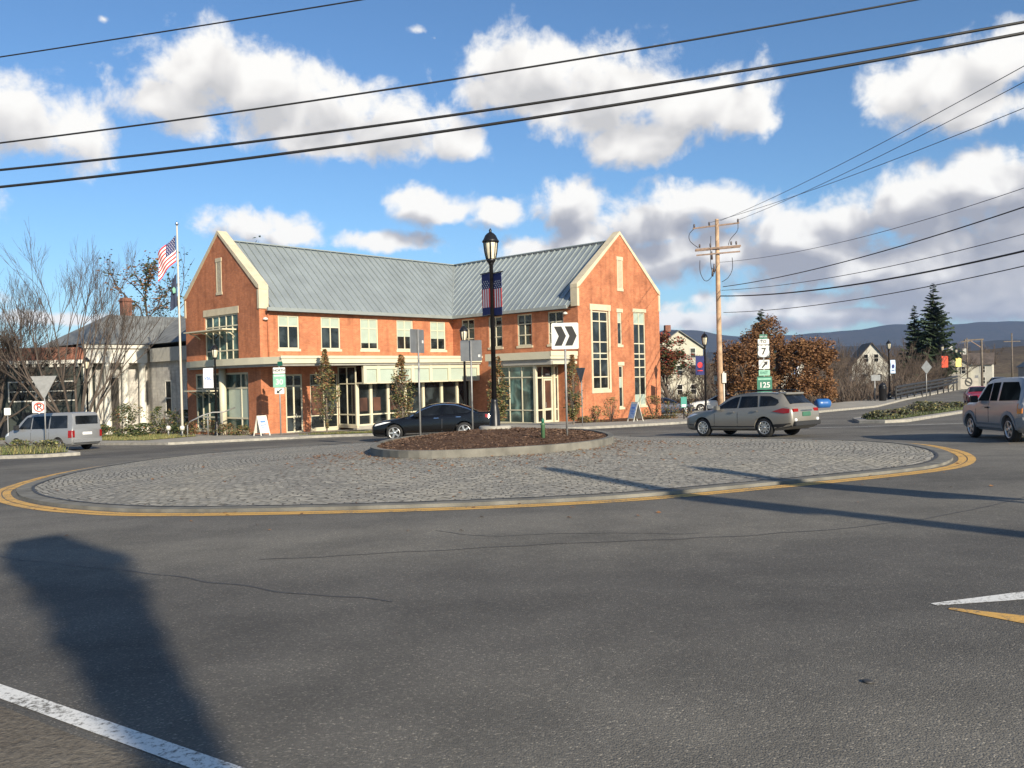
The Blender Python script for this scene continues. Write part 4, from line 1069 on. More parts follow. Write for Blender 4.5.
# ------------------------------------------------------------------ vehicles
def pchip(xs, ys, x):
    n = len(xs)
    if x <= xs[0]: return ys[0]
    if x >= xs[-1]: return ys[-1]
    h = [xs[i+1]-xs[i] for i in range(n-1)]; d = [(ys[i+1]-ys[i])/h[i] for i in range(n-1)]
    m = [d[0]] + [0 if d[i-1]*d[i] <= 0 else 3*(h[i-1]+h[i])/((2*h[i]+h[i-1])/d[i-1]+(h[i]+2*h[i-1])/d[i]) for i in range(1, n-1)] + [d[-1]]
    i = max(j for j in range(n-1) if xs[j] <= x); t = (x-xs[i])/h[i]
    return ((2*t**3-3*t*t+1)*ys[i] + (t**3-2*t*t+t)*h[i]*m[i] + (-2*t**3+3*t*t)*ys[i+1] + (t**3-t*t)*h[i]*m[i+1])
class Car:
    def __init__(s, name, label, cat, st, loc, heading, paint, wheels, wr, ww=.22, group='vehicles on the roads', scale=1., spokes=5, rim=None):
        s.st = st; s.X = [q[0] for q in st]; s.L = st[-1][0]
        s.t = thing(name, label, cat, loc, atan2(heading[1], heading[0]), group)
        s.t.scale = (scale,)*3; s.paint = paint; s.wr = wr
        # tilt the vehicle with the road
        hx, hy = heading; s.t.rotation_euler = (0, 0, atan2(hy, hx))
        e = 1.5; sl_ = (G(loc[0]+hx*e, loc[1]+hy*e)-G(loc[0]-hx*e, loc[1]-hy*e))/(2*e); sr = (G(loc[0]-hy*e, loc[1]+hx*e)-G(loc[0]+hy*e, loc[1]-hx*e))/(2*e)
        s.t.rotation_euler = (atan2(sr, 1), -atan2(sl_, 1), atan2(hy, hx))
        mb = MB(); N = 56; ring = []
        xs_ = sorted(set([s.L*i/N for i in range(N+1)] + s.X))
        for x in xs_:
            ring.append(s.ring(x))
        n = len(ring[0]); vs = [p for r in ring for p in r]
        fs = [(i*n+k, i*n+(k+1) % n, (i+1)*n+(k+1) % n, (i+1)*n+k) for i in range(len(ring)-1) for k in range(n)]
        fs += [tuple(reversed(range(n))), tuple((len(ring)-1)*n+k for k in range(n))]
        mb.add(vs, fs, 0, True)
        body = mb.build('body', [paint, M['trim']], s.t)
        # wheel arches cut out of the body
        cut = MB(); 
        for wx in wheels:
            W_ = s.get(wx)[3]
            for sg in (-1, 1):
                Mx = Matrix.Translation((s.cx(wx), sg*(W_-.14), wr)) @ Matrix.Rotation(pi/2, 4, 'X')
                cut.lathe([(wr*1.17,-.24),(wr*1.17,.24)], 28, 0, Mx)
        co = cut.build('cutter', M['trim']); co.parent = s.t
        bpy.context.view_layer.update()
        md = body.modifiers.new('arch', 'BOOLEAN'); md.operation = 'DIFFERENCE'; md.object = co; md.solver = 'EXACT'
        dg = bpy.context.evaluated_depsgraph_get(); me = bpy.data.meshes.new_from_object(body.evaluated_get(dg))
        body.modifiers.clear(); old = body.data; body.data = me; bpy.data.meshes.remove(old); bpy.data.objects.remove(co)
        while len(me.materials) > 2: me.materials.pop(index=2)
        for p in me.polygons:
            c = p.center
            p.material_index = 0
            for wx in wheels:
                if (Vector((c.x-s.cx(wx), c.z-wr))).length < wr*1.16 and abs(c.y) < s.get(wx)[3]-.01: p.material_index = 1
            if c.z < .27 and p.normal.z < -.5: p.material_index = 1
            p.use_smooth = True
        me.set_sharp_from_angle(angle=radians(34))
        s.body = body
        for wx in wheels:
            for sg in (-1, 1): s.wheel(wx, sg, wr, ww, spokes, rim or M['rim'])
    def cx(s, x): return s.L/2 - x
    def get(s, x): return [pchip(s.X, [q[i] for q in s.st], x) for i in (1,2,3,4,5)]   # zb, zbelt, ztop->(idx2), wb, wt  (zb,zbelt,ztop,wb,wt)
    def ring(s, x):
        zb, zl, wt_, wb, zt = s.vals(x)
        zm = zb + (zl-zb)*.55
        half = [(0,zb),(wb*.86,zb),(wb*.965,zb+.09),(wb*.995,zb+(zl-zb)*.30),(wb,zm),(wb*.985,zl-.10),(wb*.955,zl),(wt_,max(zl+.005,zt-.075)),(wt_*.93,zt-.025),(wt_*.6,zt-.006),(0,zt)]
        X_ = s.cx(x)
        return [(X_, y, z) for y, z in half] + [(X_, -y, z) for y, z in reversed(half[1:-1])]
    def vals(s, x):
        q = [pchip(s.X, [r[i] for r in s.st], x) for i in (1,2,3,4,5)]
        zb, zl, zt, wb, wt_ = q; return zb, zl, wt_, wb, zt
    def get(s, x):
        zb, zl, wt_, wb, zt = s.vals(x); return [zb, zl, zt, wb, wt_]
    def side_y(s, x, z):
        zb, zl, wt_, wb, zt = s.vals(x); hi = max(zl+.005, zt-.075)
        pr = [(zb,wb*.86),(zb+.09,wb*.965),(zb+(zl-zb)*.30,wb*.995),(zb+(zl-zb)*.55,wb),(zl-.10,wb*.985),(zl,wb*.955),(hi,wt_)]
        for (z0,y0),(z1,y1) in zip(pr, pr[1:]):
            if z <= z1: return y0+(y1-y0)*max(0,min(1,(z-z0)/max(1e-6,z1-z0)))
        return wt_
    def side_patch(s, name, poly, m, off=.012, both=True, parent=None, thick=.01):
        """polygon (x from the nose, z) laid on the body side, subdivided so that it follows the curve"""
        objs = []
        for sg in ((-1, 1) if both else (1,)):
            bm = bmesh.new(); vs = [bm.verts.new((x, 0, z)) for x, z in poly]; bm.faces.new(vs)
            x0, x1 = min(p[0] for p in poly), max(p[0] for p in poly); z0, z1 = min(p[1] for p in poly), max(p[1] for p in poly)
            nx = max(1, int((x1-x0)/.16)); nz = max(1, int((z1-z0)/.14))
            for i in range(1, nx): bmesh.ops.bisect_plane(bm, geom=bm.verts[:]+bm.edges[:]+bm.faces[:], plane_co=(x0+(x1-x0)*i/nx,0,0), plane_no=(1,0,0))
            for i in range(1, nz): bmesh.ops.bisect_plane(bm, geom=bm.verts[:]+bm.edges[:]+bm.faces[:], plane_co=(0,0,z0+(z1-z0)*i/nz), plane_no=(0,0,1))
            for v in bm.verts:
                x, z = v.co.x, v.co.z; v.co = Vector((s.cx(x), sg*(s.side_y(x, z)+off), z))
            ex = bmesh.ops.extrude_face_region(bm, geom=bm.faces[:])
            for v in [g for g in ex['geom'] if isinstance(g, bmesh.types.BMVert)]: v.co.y -= sg*(off+thick)
            bmesh.ops.recalc_face_normals(bm, faces=bm.faces)
            me = bpy.data.meshes.new(name); bm.to_mesh(me); bm.free(); me.materials.append(m)
            for p in me.polygons: p.use_smooth = True
            me.set_sharp_from_angle(angle=radians(30))
            o = bpy.data.objects.new(name, me); COL.objects.link(o); o.parent = parent or s.t; objs.append(o)
        return objs
    def top_patch(s, name, x0, x1, f, m, off=.014, n=8, fe=None, parent=None):
        """glass laid over the sloping top between two stations"""
        mb = MB(); rows = []; ny = 9; fe = fe or f
        for i in range(n+1):
            x = x0+(x1-x0)*i/n; zb, zl, wt_, wb, zt = s.vals(x); e = .02
            dz = (s.vals(min(x+e, s.L))[4]-s.vals(max(x-e,0))[4])/(2*e)
            nn = Vector((dz, 0, 1)).normalized()
            ff = f+(fe-f)*i/n; row = []
            for k in range(ny):
                y = -1+2*k/(ny-1); yy = abs(y)*ff
                zz = zt - (.006*min(1,yy/.6) if yy < .6 else (.006+.019*(yy-.6)/.33 if yy < .93 else .025+.05*(yy-.93)/.07))
                row.append(Vector((s.cx(x), y*ff*wt_, zz)) + Vector((nn.x*off, 0, nn.z*off)))
            rows.append(row)
        vs = [p for r in rows for p in r]
        mb.add(vs, [(i*ny+k, i*ny+k+1, (i+1)*ny+k+1, (i+1)*ny+k) for i in range(n) for k in range(ny-1)], 0, True)
        return mb.build(name, m, parent or s.t)
    def box(s, name, x0, x1, y0, y1, z0, z1, m, parent=None, bevel=.02):
        bm = bmesh.new(); bmesh.ops.create_cube(bm, size=1)
        for v in bm.verts: v.co = Vector(((s.cx(x0)+s.cx(x1))/2 + v.co.x*abs(x1-x0), (y0+y1)/2+v.co.y*(y1-y0), (z0+z1)/2+v.co.z*(z1-z0)))
        b_ = min(bevel, .45*min(abs(x1-x0), y1-y0, z1-z0))
        bmesh.ops.bevel(bm, geom=bm.edges[:], offset=b_, segments=2, affect='EDGES')
        me = bpy.data.meshes.new(name); bm.to_mesh(me); bm.free(); me.materials.append(m)
        o = bpy.data.objects.new(name, me); COL.objects.link(o); o.parent = parent or s.t; return o
    def wheel(s, wx, sg, r, w, spokes, rim):
        W_ = s.get(wx)[3]; Y = sg*(W_-.02); Mx = Matrix.Translation((s.cx(wx), Y, r)) @ Matrix.Rotation(-sg*pi/2, 4, 'X')
        mb = MB(); mb.lathe([(r*.66,-w),(r*.9,-w),(r*.985,-w*.85),(r,-w*.5),(r*.985,-w*.12),(r*.9,0),(r*.70,.005),(r*.66,-.03)], 28, 0, Mx)
        wo = mb.build('wheel', M['tyre'], s.t)
        mb = MB(); mb.lathe([(r*.05,-.09),(r*.60,-.085)], 24, 1, Mx); 
        ri, ro = r*.59, r*.685
        vs = []; n = 28
        for k in range(n):
            a = 2*pi*k/n
            for rr_, zz in ((ri,-.05),(ri+.01,.004),(ro,.008),(ro,-.06)): vs.append((rr_*cos(a), rr_*sin(a), zz))
        mb.add(vs, [(4*k+j, 4*((k+1) % n)+j, 4*((k+1) % n)+j+1, 4*k+j+1) for k in range(n) for j in range(3)], 0, True, Mx)
        for k in range(spokes):
            a = 2*pi*k/spokes; c_, s_ = cos(a), sin(a); h1, h2 = r*.15, r*(.085 if spokes > 6 else .13)
            P = [(r*.1,-h1*.7),(ri,-h2*.8),(ri,h2*.8),(r*.1,h1*.7)]
            mb.add([(x*c_-y*s_, x*s_+y*c_, z) for z in (-.045,-.004) for x, y in P], [(3,2,1,0),(4,5,6,7),(0,1,5,4),(1,2,6,5),(2,3,7,6),(3,0,4,7)], 0, False, Mx)
        mb.lathe([(r*.17,-.05),(r*.16,.0),(r*.07,.006)], 14, 0, Mx)
        mb.build('rim', [rim, M['rim_dark']], wo)
def place_body_defaults(c): pass

# black sedan behind the island
SED = [(0,.34,.60,.66,.60,.50),(.10,.24,.70,.76,.80,.66),(.45,.20,.80,.86,.91,.76),(1.35,.19,.90,.98,.955,.80),(1.55,.19,.925,1.02,.96,.82),(2.05,.19,.95,1.30,.965,.69),(2.5,.19,.97,1.475,.97,.61),(2.95,.19,.985,1.52,.97,.60),(3.5,.19,1.0,1.475,.97,.60),(4.1,.19,1.03,1.28,.965,.66),(4.45,.19,1.045,1.125,.955,.78),(4.95,.24,1.01,1.10,.90,.74),(5.08,.30,.95,1.03,.85,.70),(5.15,.40,.80,.88,.76,.62)]
sx, sy = -3.55, 38.6
sed = Car('black_sedan', 'glossy black sedan passing behind the mulch island', 'car', SED, (sx, sy, G(sx,sy)), (-.999,.03), M['p_black'], (.98, 3.85), .345, scale=1.1)
sed.side_patch('side_window', [(1.72,1.0),(2.15,1.24),(2.62,1.405),(2.93,1.43),(2.93,1.015)], M['car_glass'])
sed.side_patch('side_window', [(2.99,1.02),(2.99,1.43),(3.45,1.39),(3.9,1.26),(4.12,1.13),(3.95,1.055)], M['car_glass'])
sed.side_patch('window_trim', [(1.6,.985),(2.12,1.275),(2.6,1.435),(3.0,1.462),(3.5,1.42),(3.98,1.27),(4.3,1.10),(4.26,1.09),(3.94,1.24),(3.48,1.39),(3.0,1.435),(2.62,1.41),(2.14,1.245),(1.70,1.0)], M['chrome'], .016)
sed.top_patch('windscreen', 1.66, 2.42, .88, M['car_glass']); sed.top_patch('rear_window', 3.62, 4.36, .86, M['car_glass'])
sed.side_patch('sill_trim', [(1.45,.27),(3.4,.27),(3.4,.315),(1.45,.315)], M['chrome'], .014)
sed.side_patch('headlight', [(.16,.64),(.62,.74),(.85,.80),(.60,.80),(.2,.72)], M['head_lamp'], .014)
sed.side_patch('tail_light', [(4.72,.86),(5.09,.80),(5.09,.94),(4.72,.99)], M['tail_red'], .014)
sed.side_patch('door_handle', [(2.62,.88),(2.82,.88),(2.82,.905),(2.62,.905)], M['chrome'], .03); sed.side_patch('door_handle', [(3.52,.90),(3.72,.90),(3.72,.925),(3.52,.925)], M['chrome'], .03)
sed.side_patch('door_seam', [(2.93,.34),(2.95,.34),(2.97,1.0),(2.95,1.0)], M['trim'], .004)
sed.box('grille', -.02, .06, -.5, .5, .45, .62, M['trim'])
for sg in (-1, 1): sed.box('wing_mirror', 1.82, 2.02, sg*1.04-.09, sg*1.04+.09, .98, 1.12, M['p_black'])

# bronze-grey wagon on the right, tail towards us
WAG = [(0,.38,.66,.72,.62,.52),(.10,.28,.76,.82,.80,.66),(.4,.24,.86,.94,.88,.74),(1.2,.23,.95,1.04,.915,.78),(1.38,.23,.97,1.08,.92,.80),(1.9,.23,.99,1.40,.92,.66),(2.3,.23,1.0,1.56,.92,.61),(2.9,.23,1.02,1.615,.92,.62),(3.7,.23,1.05,1.60,.92,.62),(4.25,.24,1.07,1.555,.915,.61),(4.5,.28,1.08,1.30,.905,.68),(4.68,.34,1.05,1.12,.89,.76),(4.78,.40,.95,1.04,.86,.74),(4.82,.46,.80,.90,.80,.68)]
wcx, wcy = 8.88, 31.45
wag = Car('estate_car', 'bronze grey estate car with roof rails, its tail lit by the sun', 'car', WAG, (wcx, wcy, G(wcx,wcy)), (-.62,.785), M['p_bronze'], (.93, 3.68), .345, spokes=10)
wag.side_patch('side_window', [(1.55,1.05),(2.0,1.32),(2.32,1.455),(2.52,1.475),(2.52,1.065)], M['car_glass'])
wag.side_patch('side_window', [(2.60,1.065),(2.60,1.48),(3.30,1.485),(3.42,1.09)], M['car_glass'])
wag.side_patch('side_window', [(3.50,1.10),(3.42,1.48),(3.85,1.46),(4.18,1.33),(4.25,1.22),(4.15,1.13)], M['car_glass'])
wag.top_patch('windscreen', 1.46, 2.2, .88, M['car_glass']); wag.top_patch('rear_window', 4.30, 4.62, .90, M['car_glass'], n=6)
wag.side_patch('lower_cladding', [(1.34,.25),(3.28,.25),(3.28,.40),(1.34,.40)], M['trim'], .014)
wag.side_patch('lower_cladding', [(4.1,.30),(4.74,.36),(4.74,.50),(4.06,.46)], M['trim'], .014)
wag.side_patch('lower_cladding', [(.1,.30),(.52,.27),(.52,.46),(.1,.48)], M['trim'], .014)
wag.side_patch('tail_light', [(4.05,.92),(4.5,.84),(4.72,.86),(4.72,1.0),(4.45,1.03)], M['tail_red'], .016)
wag.box('tail_light', 4.70, 4.82, .46, .78, .87, 1.0, M['tail_red']); wag.box('tail_light', 4.70, 4.82, -.78, -.46, .87, 1.0, M['tail_red'])
wag.side_patch('headlight', [(.12,.70),(.5,.80),(.72,.86),(.5,.88),(.14,.78)], M['head_lamp'], .014)
wag.box('number_plate', 4.81, 4.845, -.26, .26, .72, .88, M['plate']); wag.box('rear_bumper', 4.72, 4.90, -.78, .78, .40, .56, M['trim']); wag.box('plate_bar', 4.80, 4.85, -.36, .36, .90, .95, M['chrome'])
wag.box('reflector', 4.70, 4.86, .60, .74, .56, .66, M['head_lamp']); wag.box('reflector', 4.70, 4.86, -.74, -.60, .56, .66, M['head_lamp'])
wag.side_patch('door_handle', [(2.22,.90),(2.42,.90),(2.42,.93),(2.22,.93)], M['p_bronze'], .035); wag.side_patch('door_handle', [(3.22,.93),(3.42,.93),(3.42,.96),(3.22,.96)], M['p_bronze'], .035)
wag.side_patch('door_seam', [(2.545,.42),(2.56,.42),(2.575,1.04),(2.56,1.04)], M['trim'], .004); wag.side_patch('door_seam', [(1.50,.42),(1.515,.42),(1.53,1.0),(1.515,1.0)], M['trim'], .004)
for sg in (-1, 1):
    mb = MB(); mb.tube([(wag.cx(2.2), sg*.60, 1.56),(wag.cx(2.35), sg*.61, 1.665),(wag.cx(3.2), sg*.62, 1.69),(wag.cx(4.05), sg*.61, 1.655),(wag.cx(4.2), sg*.6, 1.57)], .028, 6); mb.build('roof_rail', M['trim'], wag.t)
    wag.box('wing_mirror', 1.62, 1.80, sg*1.0-.1, sg*1.0+.1, 1.0, 1.15, M['p_bronze'])
wag.box('roof_spoiler', 4.16, 4.42, -.56, .56, 1.50, 1.57, M['p_bronze'])

# boxy silver utility vehicle at the right edge
BOX = [(0,.40,.78,.86,.72,.60),(.08,.30,.90,.98,.84,.72),(.35,.27,.98,1.07,.895,.80),(.95,.27,1.03,1.14,.905,.82),(1.1,.27,1.05,1.20,.905,.80),(1.5,.27,1.07,1.56,.905,.71),(1.78,.27,1.08,1.72,.905,.68),(2.4,.27,1.08,1.785,.905,.69),(3.6,.27,1.08,1.78,.905,.69),(3.95,.27,1.08,1.74,.905,.69),(4.1,.29,1.08,1.50,.90,.71),(4.2,.34,1.06,1.20,.89,.74),(4.26,.40,.98,1.06,.86,.74),(4.3,.46,.85,.95,.82,.70)]
hd = (.14,.99); ecx, ecy = 14.62, 24.05
el = Car('boxy_wagon', 'boxy silver utility vehicle with grey cladding leaving the roundabout, cut off by the picture edge', 'car', BOX, (ecx, ecy, G(ecx,ecy)), hd, M['p_silver'], (.82, 3.40), .345, spokes=5)
for wx in (.82, 3.40):
    a = [(wx+.50*cos(t), .345+.50*sin(t)) for t in [pi*k/10 for k in range(11)]] + [(wx+.405*cos(t), .345+.405*sin(t)) for t in [pi*k/10 for k in range(10,-1,-1)]]
    el.side_patch('arch_cladding', a, M['cladding'], .02)
el.side_patch('sill_cladding', [(1.34,.29),(2.88,.29),(2.88,.50),(1.34,.50)], M['cladding'], .02)
el.side_patch('bumper_cladding', [(3.92,.40),(4.26,.44),(4.26,.70),(3.92,.66)], M['cladding'], .02)
el.side_patch('side_window', [(1.35,1.13),(1.62,1.45),(1.78,1.60),(2.12,1.63),(2.12,1.13)], M['tinted_glass'])
el.side_patch('side_window', [(2.22,1.13),(2.22,1.64),(2.66,1.65),(2.66,1.13)], M['tinted_glass'])
el.side_patch('side_window', [(2.82,1.13),(2.82,1.65),(3.75,1.64),(3.95,1.45),(4.0,1.15)], M['tinted_glass'])
el.top_patch('windscreen', 1.16, 1.7, .9, M['car_glass']); el.top_patch('rear_window', 4.0, 4.18, .9, M['car_glass'], n=5)
el.side_patch('tail_light', [(4.02,.78),(4.24,.80),(4.24,1.04),(4.02,1.06)], M['amber'], .018)
el.side_patch('door_handle', [(2.0,.92),(2.2,.92),(2.2,.96),(2.0,.96)], M['trim'], .035)
el.side_patch('door_seam', [(1.28,.52),(1.295,.52),(1.295,1.05),(1.28,1.05)], M['trim'], .004); el.side_patch('door_seam', [(2.16,.52),(2.175,.52),(2.175,1.1),(2.16,1.1)], M['trim'], .004)
el.box('rear_bumper', 4.18, 4.38, -.8, .8, .42, .68, M['cladding']); el.box('number_plate', 4.28, 4.33, -.26, .26, .76, .92, M['plate'])
for sg in (-1, 1): el.box('wing_mirror', 1.36, 1.52, sg*1.0-.1, sg*1.0+.1, 1.08, 1.28, M['trim'])

# silver passenger van on the left
VAN = [(0,.42,.72,.80,.74,.62),(.08,.30,.88,.98,.86,.74),(.5,.26,1.02,1.14,.91,.80),(.8,.26,1.06,1.26,.915,.80),(1.15,.26,1.08,1.58,.918,.76),(1.5,.26,1.09,1.84,.92,.72),(1.9,.26,1.09,1.92,.92,.72),(3.2,.26,1.09,1.94,.92,.74),(4.5,.26,1.09,1.93,.92,.75),(4.68,.28,1.09,1.88,.915,.76),(4.76,.32,1.09,1.66,.91,.79),(4.80,.40,1.07,1.42,.90,.82),(4.83,.48,.95,1.12,.88,.82)]
vcx, vcy = -22.75, 41.4
van = Car('passenger_van', 'silver passenger van with dark side windows driving away on the left', 'van', VAN, (vcx, vcy, G(vcx,vcy)), (-.93,.37), M['p_silver'], (.95, 3.85), .33, spokes=7, scale=.96)
van.side_patch('side_window', [(1.05,1.16),(1.42,1.58),(1.62,1.74),(1.95,1.76),(1.95,1.14)], M['car_glass'])
van.side_patch('side_window', [(2.03,1.14),(2.03,1.77),(3.2,1.78),(3.2,1.14)], M['car_glass'])
van.side_patch('side_window', [(3.28,1.14),(3.28,1.78),(4.4,1.77),(4.5,1.14)], M['car_glass'])
van.top_patch('windscreen', .86, 1.44, .9, M['car_glass'])
van.box('rear_window', 4.775, 4.83, -.66, .66, 1.30, 1.74, M['car_glass'])
van.box('number_plate', 4.82, 4.85, -.28, .28, .78, .92, M['plate_white']); van.box('rear_bumper', 4.70, 4.90, -.84, .84, .40, .58, M['p_silver'])
van.side_patch('tail_light', [(4.58,.66),(4.80,.66),(4.80,1.02),(4.58,1.02)], M['tail_red'], .02)
van.box('tail_light', 4.78, 4.85, .74, .88, .66, 1.02, M['tail_red']); van.box('tail_light', 4.78, 4.85, -.88, -.74, .66, 1.02, M['tail_red'])
van.side_patch('headlight', [(.08,.76),(.36,.84),(.34,.98),(.1,.92)], M['head_lamp'], .016)
van.side_patch('door_seam', [(1.98,.34),(1.995,.34),(1.995,1.1),(1.98,1.1)], M['trim'], .004); van.side_patch('door_seam', [(3.23,.34),(3.245,.34),(3.245,1.1),(3.23,1.1)], M['trim'], .004)
for sg in (-1, 1): van.box('wing_mirror', 1.05, 1.25, sg*1.05-.1, sg*1.05+.1, 1.1, 1.36, M['trim'])

# oncoming red car and the vehicles behind it
def hatch(name, label, cat, x, y, hd, pm, sc=1., st=None, group='vehicles on the roads'):
    c = Car(name, label, cat, st or SED, (x, y, G(x, y)+.0), hd, pm, (.98, 3.85), .34, scale=sc, group=group)
    c.side_patch('side_window', [(1.72,1.0),(2.15,1.24),(2.62,1.405),(2.93,1.43),(2.93,1.015)], M['car_glass'])
    c.side_patch('side_window', [(2.99,1.02),(2.99,1.43),(3.45,1.39),(3.9,1.26),(4.12,1.13),(3.95,1.055)], M['car_glass'])
    c.top_patch('windscreen', 1.66, 2.42, .88, M['car_glass']); c.top_patch('rear_window', 3.62, 4.36, .86, M['car_glass'])
    for sg in (-1, 1): c.box('headlight', .04, .3, sg*.66-.17, sg*.66+.17, .64, .78, M['head_lamp'])
    c.box('grille', -.03, .06, -.5, .5, .42, .6, M['trim'])
    for sg in (-1, 1): c.box('tail_light', 5.0, 5.17, sg*.66-.14, sg*.66+.14, .82, .97, M['tail_red'])
    return c
hatch('red_car', 'dark red car approaching from the bridge beside the silver vehicle', 'car', 38.6, 69.5, (-.42,-.907), M['p_red'], .98)
hatch('dark_car', 'dark blue car coming over the bridge behind the red one', 'car', 54.6, 94., (-.42,-.907), M['p_navy'], 1.1)
hatch('white_car', 'small white car far off on the bridge road', 'car', 72., 132., (-.42,-.907), M['p_white'], 1.)
GP = 'cars parked beyond the brick building'
hatch('parked_car', 'dark parked car nearest the brick gable', 'car', 12.6, 70., (.95,.3), M['p_navy'], 1., group=GP)
hatch('parked_car', 'white parked car behind the lamp post right of the gable', 'car', 18.2, 73.5, (-.95,.3), M['p_white'], 1., group=GP)

# ------------------------------------------------------------------ trees and plants
def branch_tree(seed, h, trunks, spread, levels=5, split=(2,3), r0=.16, droop=0., twist=.35, shrink=.72, sides=(7,6,5,4,3,3), first=.34, upr=.25, rmin=.013):
    R = random.Random(seed); mb = MB()
    def grow(p, d, ln, r, lv):
        nseg = 4 if lv < 2 else 3; pts = [p.copy()]; rad = [r]; q = p.copy(); dd = d.copy()
        for i in range(nseg):
            dd = (dd + Vector((R.gauss(0,1),R.gauss(0,1),R.gauss(0,.6)))*twist*.28 + Vector((0,0,upr*.12 - droop*lv*.06))).normalized()
            q = q + dd*ln/nseg; pts.append(q.copy()); rad.append(r*(1-.45*(i+1)/nseg))
        mb.tube(pts, rad, sides[min(lv, len(sides)-1)], 0, False)
        if lv >= levels: return
        n = R.randint(*split) + (1 if lv >= 2 else 0)
        for k in range(n):
            t_ = R.uniform(.45, 1.0) if k else 1.0
            i = min(nseg-1, int(t_*nseg)); o = pts[i].lerp(pts[i+1], min(1, t_*nseg-i))
            ax = dd.cross(Vector((R.gauss(0,1),R.gauss(0,1),R.gauss(0,1)))).normalized()
            ang = R.uniform(.22,.62) * (1 if k else .5)
            nd = (Matrix.Rotation(ang, 3, ax) @ dd); nd = (nd + Vector((0,0,.12))).normalized()
            grow(o, nd, ln*R.uniform(.62,.92)*shrink/.72*.88, max(rmin, rad[i]*(.72 if k else .85)), lv+1)
    for t_ in range(trunks):
        a = 2*pi*t_/trunks + R.uniform(-.4,.4); s = spread*R.uniform(.55,1.1) if trunks > 1 else .05
        d = Vector((sin(a)*s, cos(a)*s, 1)).normalized()
        grow(Vector((.22*sin(a)*(trunks>1), .22*cos(a)*(trunks>1), -.2)), d, h*first*R.uniform(.85,1.15), r0*R.uniform(.7,1.1), 0)
    zmax = max(v.z for v in mb.v); k = h/zmax
    mb.v = [v*k for v in mb.v]
    return mb
def bare_tree(label, x, y, h, seed, trunks=1, spread=.4, m=None, name='bare_tree', group='leafless trees', **k):
    t = thing(name, label, 'tree', (x, y, G(x, y)+.05), 0, group)
    branch_tree(seed, h, trunks, spread, **k).build('trunk', m or M['bark'], t, recalc=False)
    return t
def leaf_cloud(seed, n, shape, size, mats_w, cup=.3):
    """shape(R) gives a point inside the crown volume; each leaf is a small folded face"""
    R = random.Random(seed); mb = MB()
    for i in range(n):
        p, mi = shape(R)
        s = size*R.uniform(.6,1.35)
        Mx = Matrix.Translation(p) @ Matrix.Rotation(R.uniform(0,6.28),4,'Z') @ Matrix.Rotation(R.uniform(-1.3,1.3),4,'X') @ Matrix.Rotation(R.uniform(-.8,.8),4,'Y')
        mb.add([(-s,0,0),(-s*.2,-s*.55,s*cup*.5),(s,0,0),(-s*.1,s*.55,s*cup*.5)], [(0,1,2),(0,2,3)], mi, False, Mx)
    return mb
def pick(R, w):
    t = R.random()*sum(w)
    for i, a in enumerate(w):
        t -= a
        if t <= 0: return i
    return len(w)-1
def columnar_tree(label, x, y, h, w, seed, dz=.13):
    t = thing('columnar_tree', label, 'tree', (x, y, G(x, y)+dz), 0, 'narrow street trees before the building')
    R0_ = random.Random(seed); mb = MB()
    mb.tube([(0,0,-.2),(.02,.01,h*.5),(0,0,h*.97)], [.06,.04,.012], 7)
    for i in range(70):
        z = R0_.uniform(.35, h*.92); a = R0_.uniform(0, 6.28); ln = w*.55*(1-(z/h)**2.2)*R0_.uniform(.6,1.1)
        mb.tube([(0,0,z),(ln*.6*cos(a),ln*.6*sin(a),z+ln*.9),(ln*cos(a),ln*sin(a),z+ln*1.9)], [.016,.01,.004], 3, 0, False)
    mb.build('trunk', M['bark'], t, recalc=False)
    clumps = [(R0_.uniform(.0,1), R0_.uniform(0,6.28), R0_.uniform(.55,1.2)) for _ in range(55)]
    def shp(R):
        zz, a, k = R.choice(clumps); zz = min(1,max(0,zz+R.gauss(0,.035))); a += R.gauss(0,.45)
        prof = (sin(pi*min(1,(zz+.06)*.78))**.62)*(1 - .78*max(0,zz-.52)/.48)
        r = w/2*prof*(k*1.5-.5)*(R.random()**.4)
        topw = max(0, zz-.45)*1.6
        return Vector((r*cos(a), r*sin(a), .3+zz*(h-.3))), pick(R, [1.0-topw*.5, .35+topw, .35])
    leaf_cloud(seed, 2500, shp, .075, None).build('crown', [M['leaf_olive'], M['leaf_brown'], M['leaf_dark']], t, recalc=False)
    return t
columnar_tree('narrow olive tree with reddish tip in front of the left glazing', -11.21, 50.5, 5.0, 1.55, 11)
columnar_tree('narrow olive tree standing above the bonnet of the black sedan', -6.18, 47.0, 4.3, 1.45, 12)
columnar_tree('narrow browning tree partly behind the island lamp post', -.76, 45.0, 3.9, 1.25, 13)
columnar_tree('narrow dark tree at the near corner of the right gable', 3.55, 49.0, 4.05, 1.30, 14)

bare_tree('wide many stemmed bare tree behind the silver van', -29.6, 57.0, 14.4, 21, 8, .60, M['bark_dark'], levels=5, r0=.17, first=.42, twist=.17, rmin=.012, upr=.5)
bare_tree('bare tree at the left edge before the dark shop', -37.2, 59.0, 10.6, 22, 4, .5, M['bark_dark'], levels=5, r0=.15, first=.36, split=(3,4), rmin=.012)
def sparse_oak(label, x, y, h, seed, mats, nleaf, squeeze=1., **k):
    t = thing('oak_tree', label, 'tree', (x, y, G(x, y)), 0, None)
    tb = branch_tree(seed, h, 1, .1, **k); tb.v = [Vector((v.x*squeeze, v.y*squeeze, v.z)) for v in tb.v]; tb.build('trunk', M['bark_dark'], t, recalc=False)
    R = random.Random(seed+1); ends = [v for v in tb.v if v.z > h*.42]
    def shp(R_): p = R_.choice(ends); return p+Vector((R_.gauss(0,.28),R_.gauss(0,.28),R_.gauss(0,.22))), R_.randrange(len(mats))
    leaf_cloud(seed+2, nleaf, shp, .15, None).build('crown', mats, t, recalc=False)
    return t
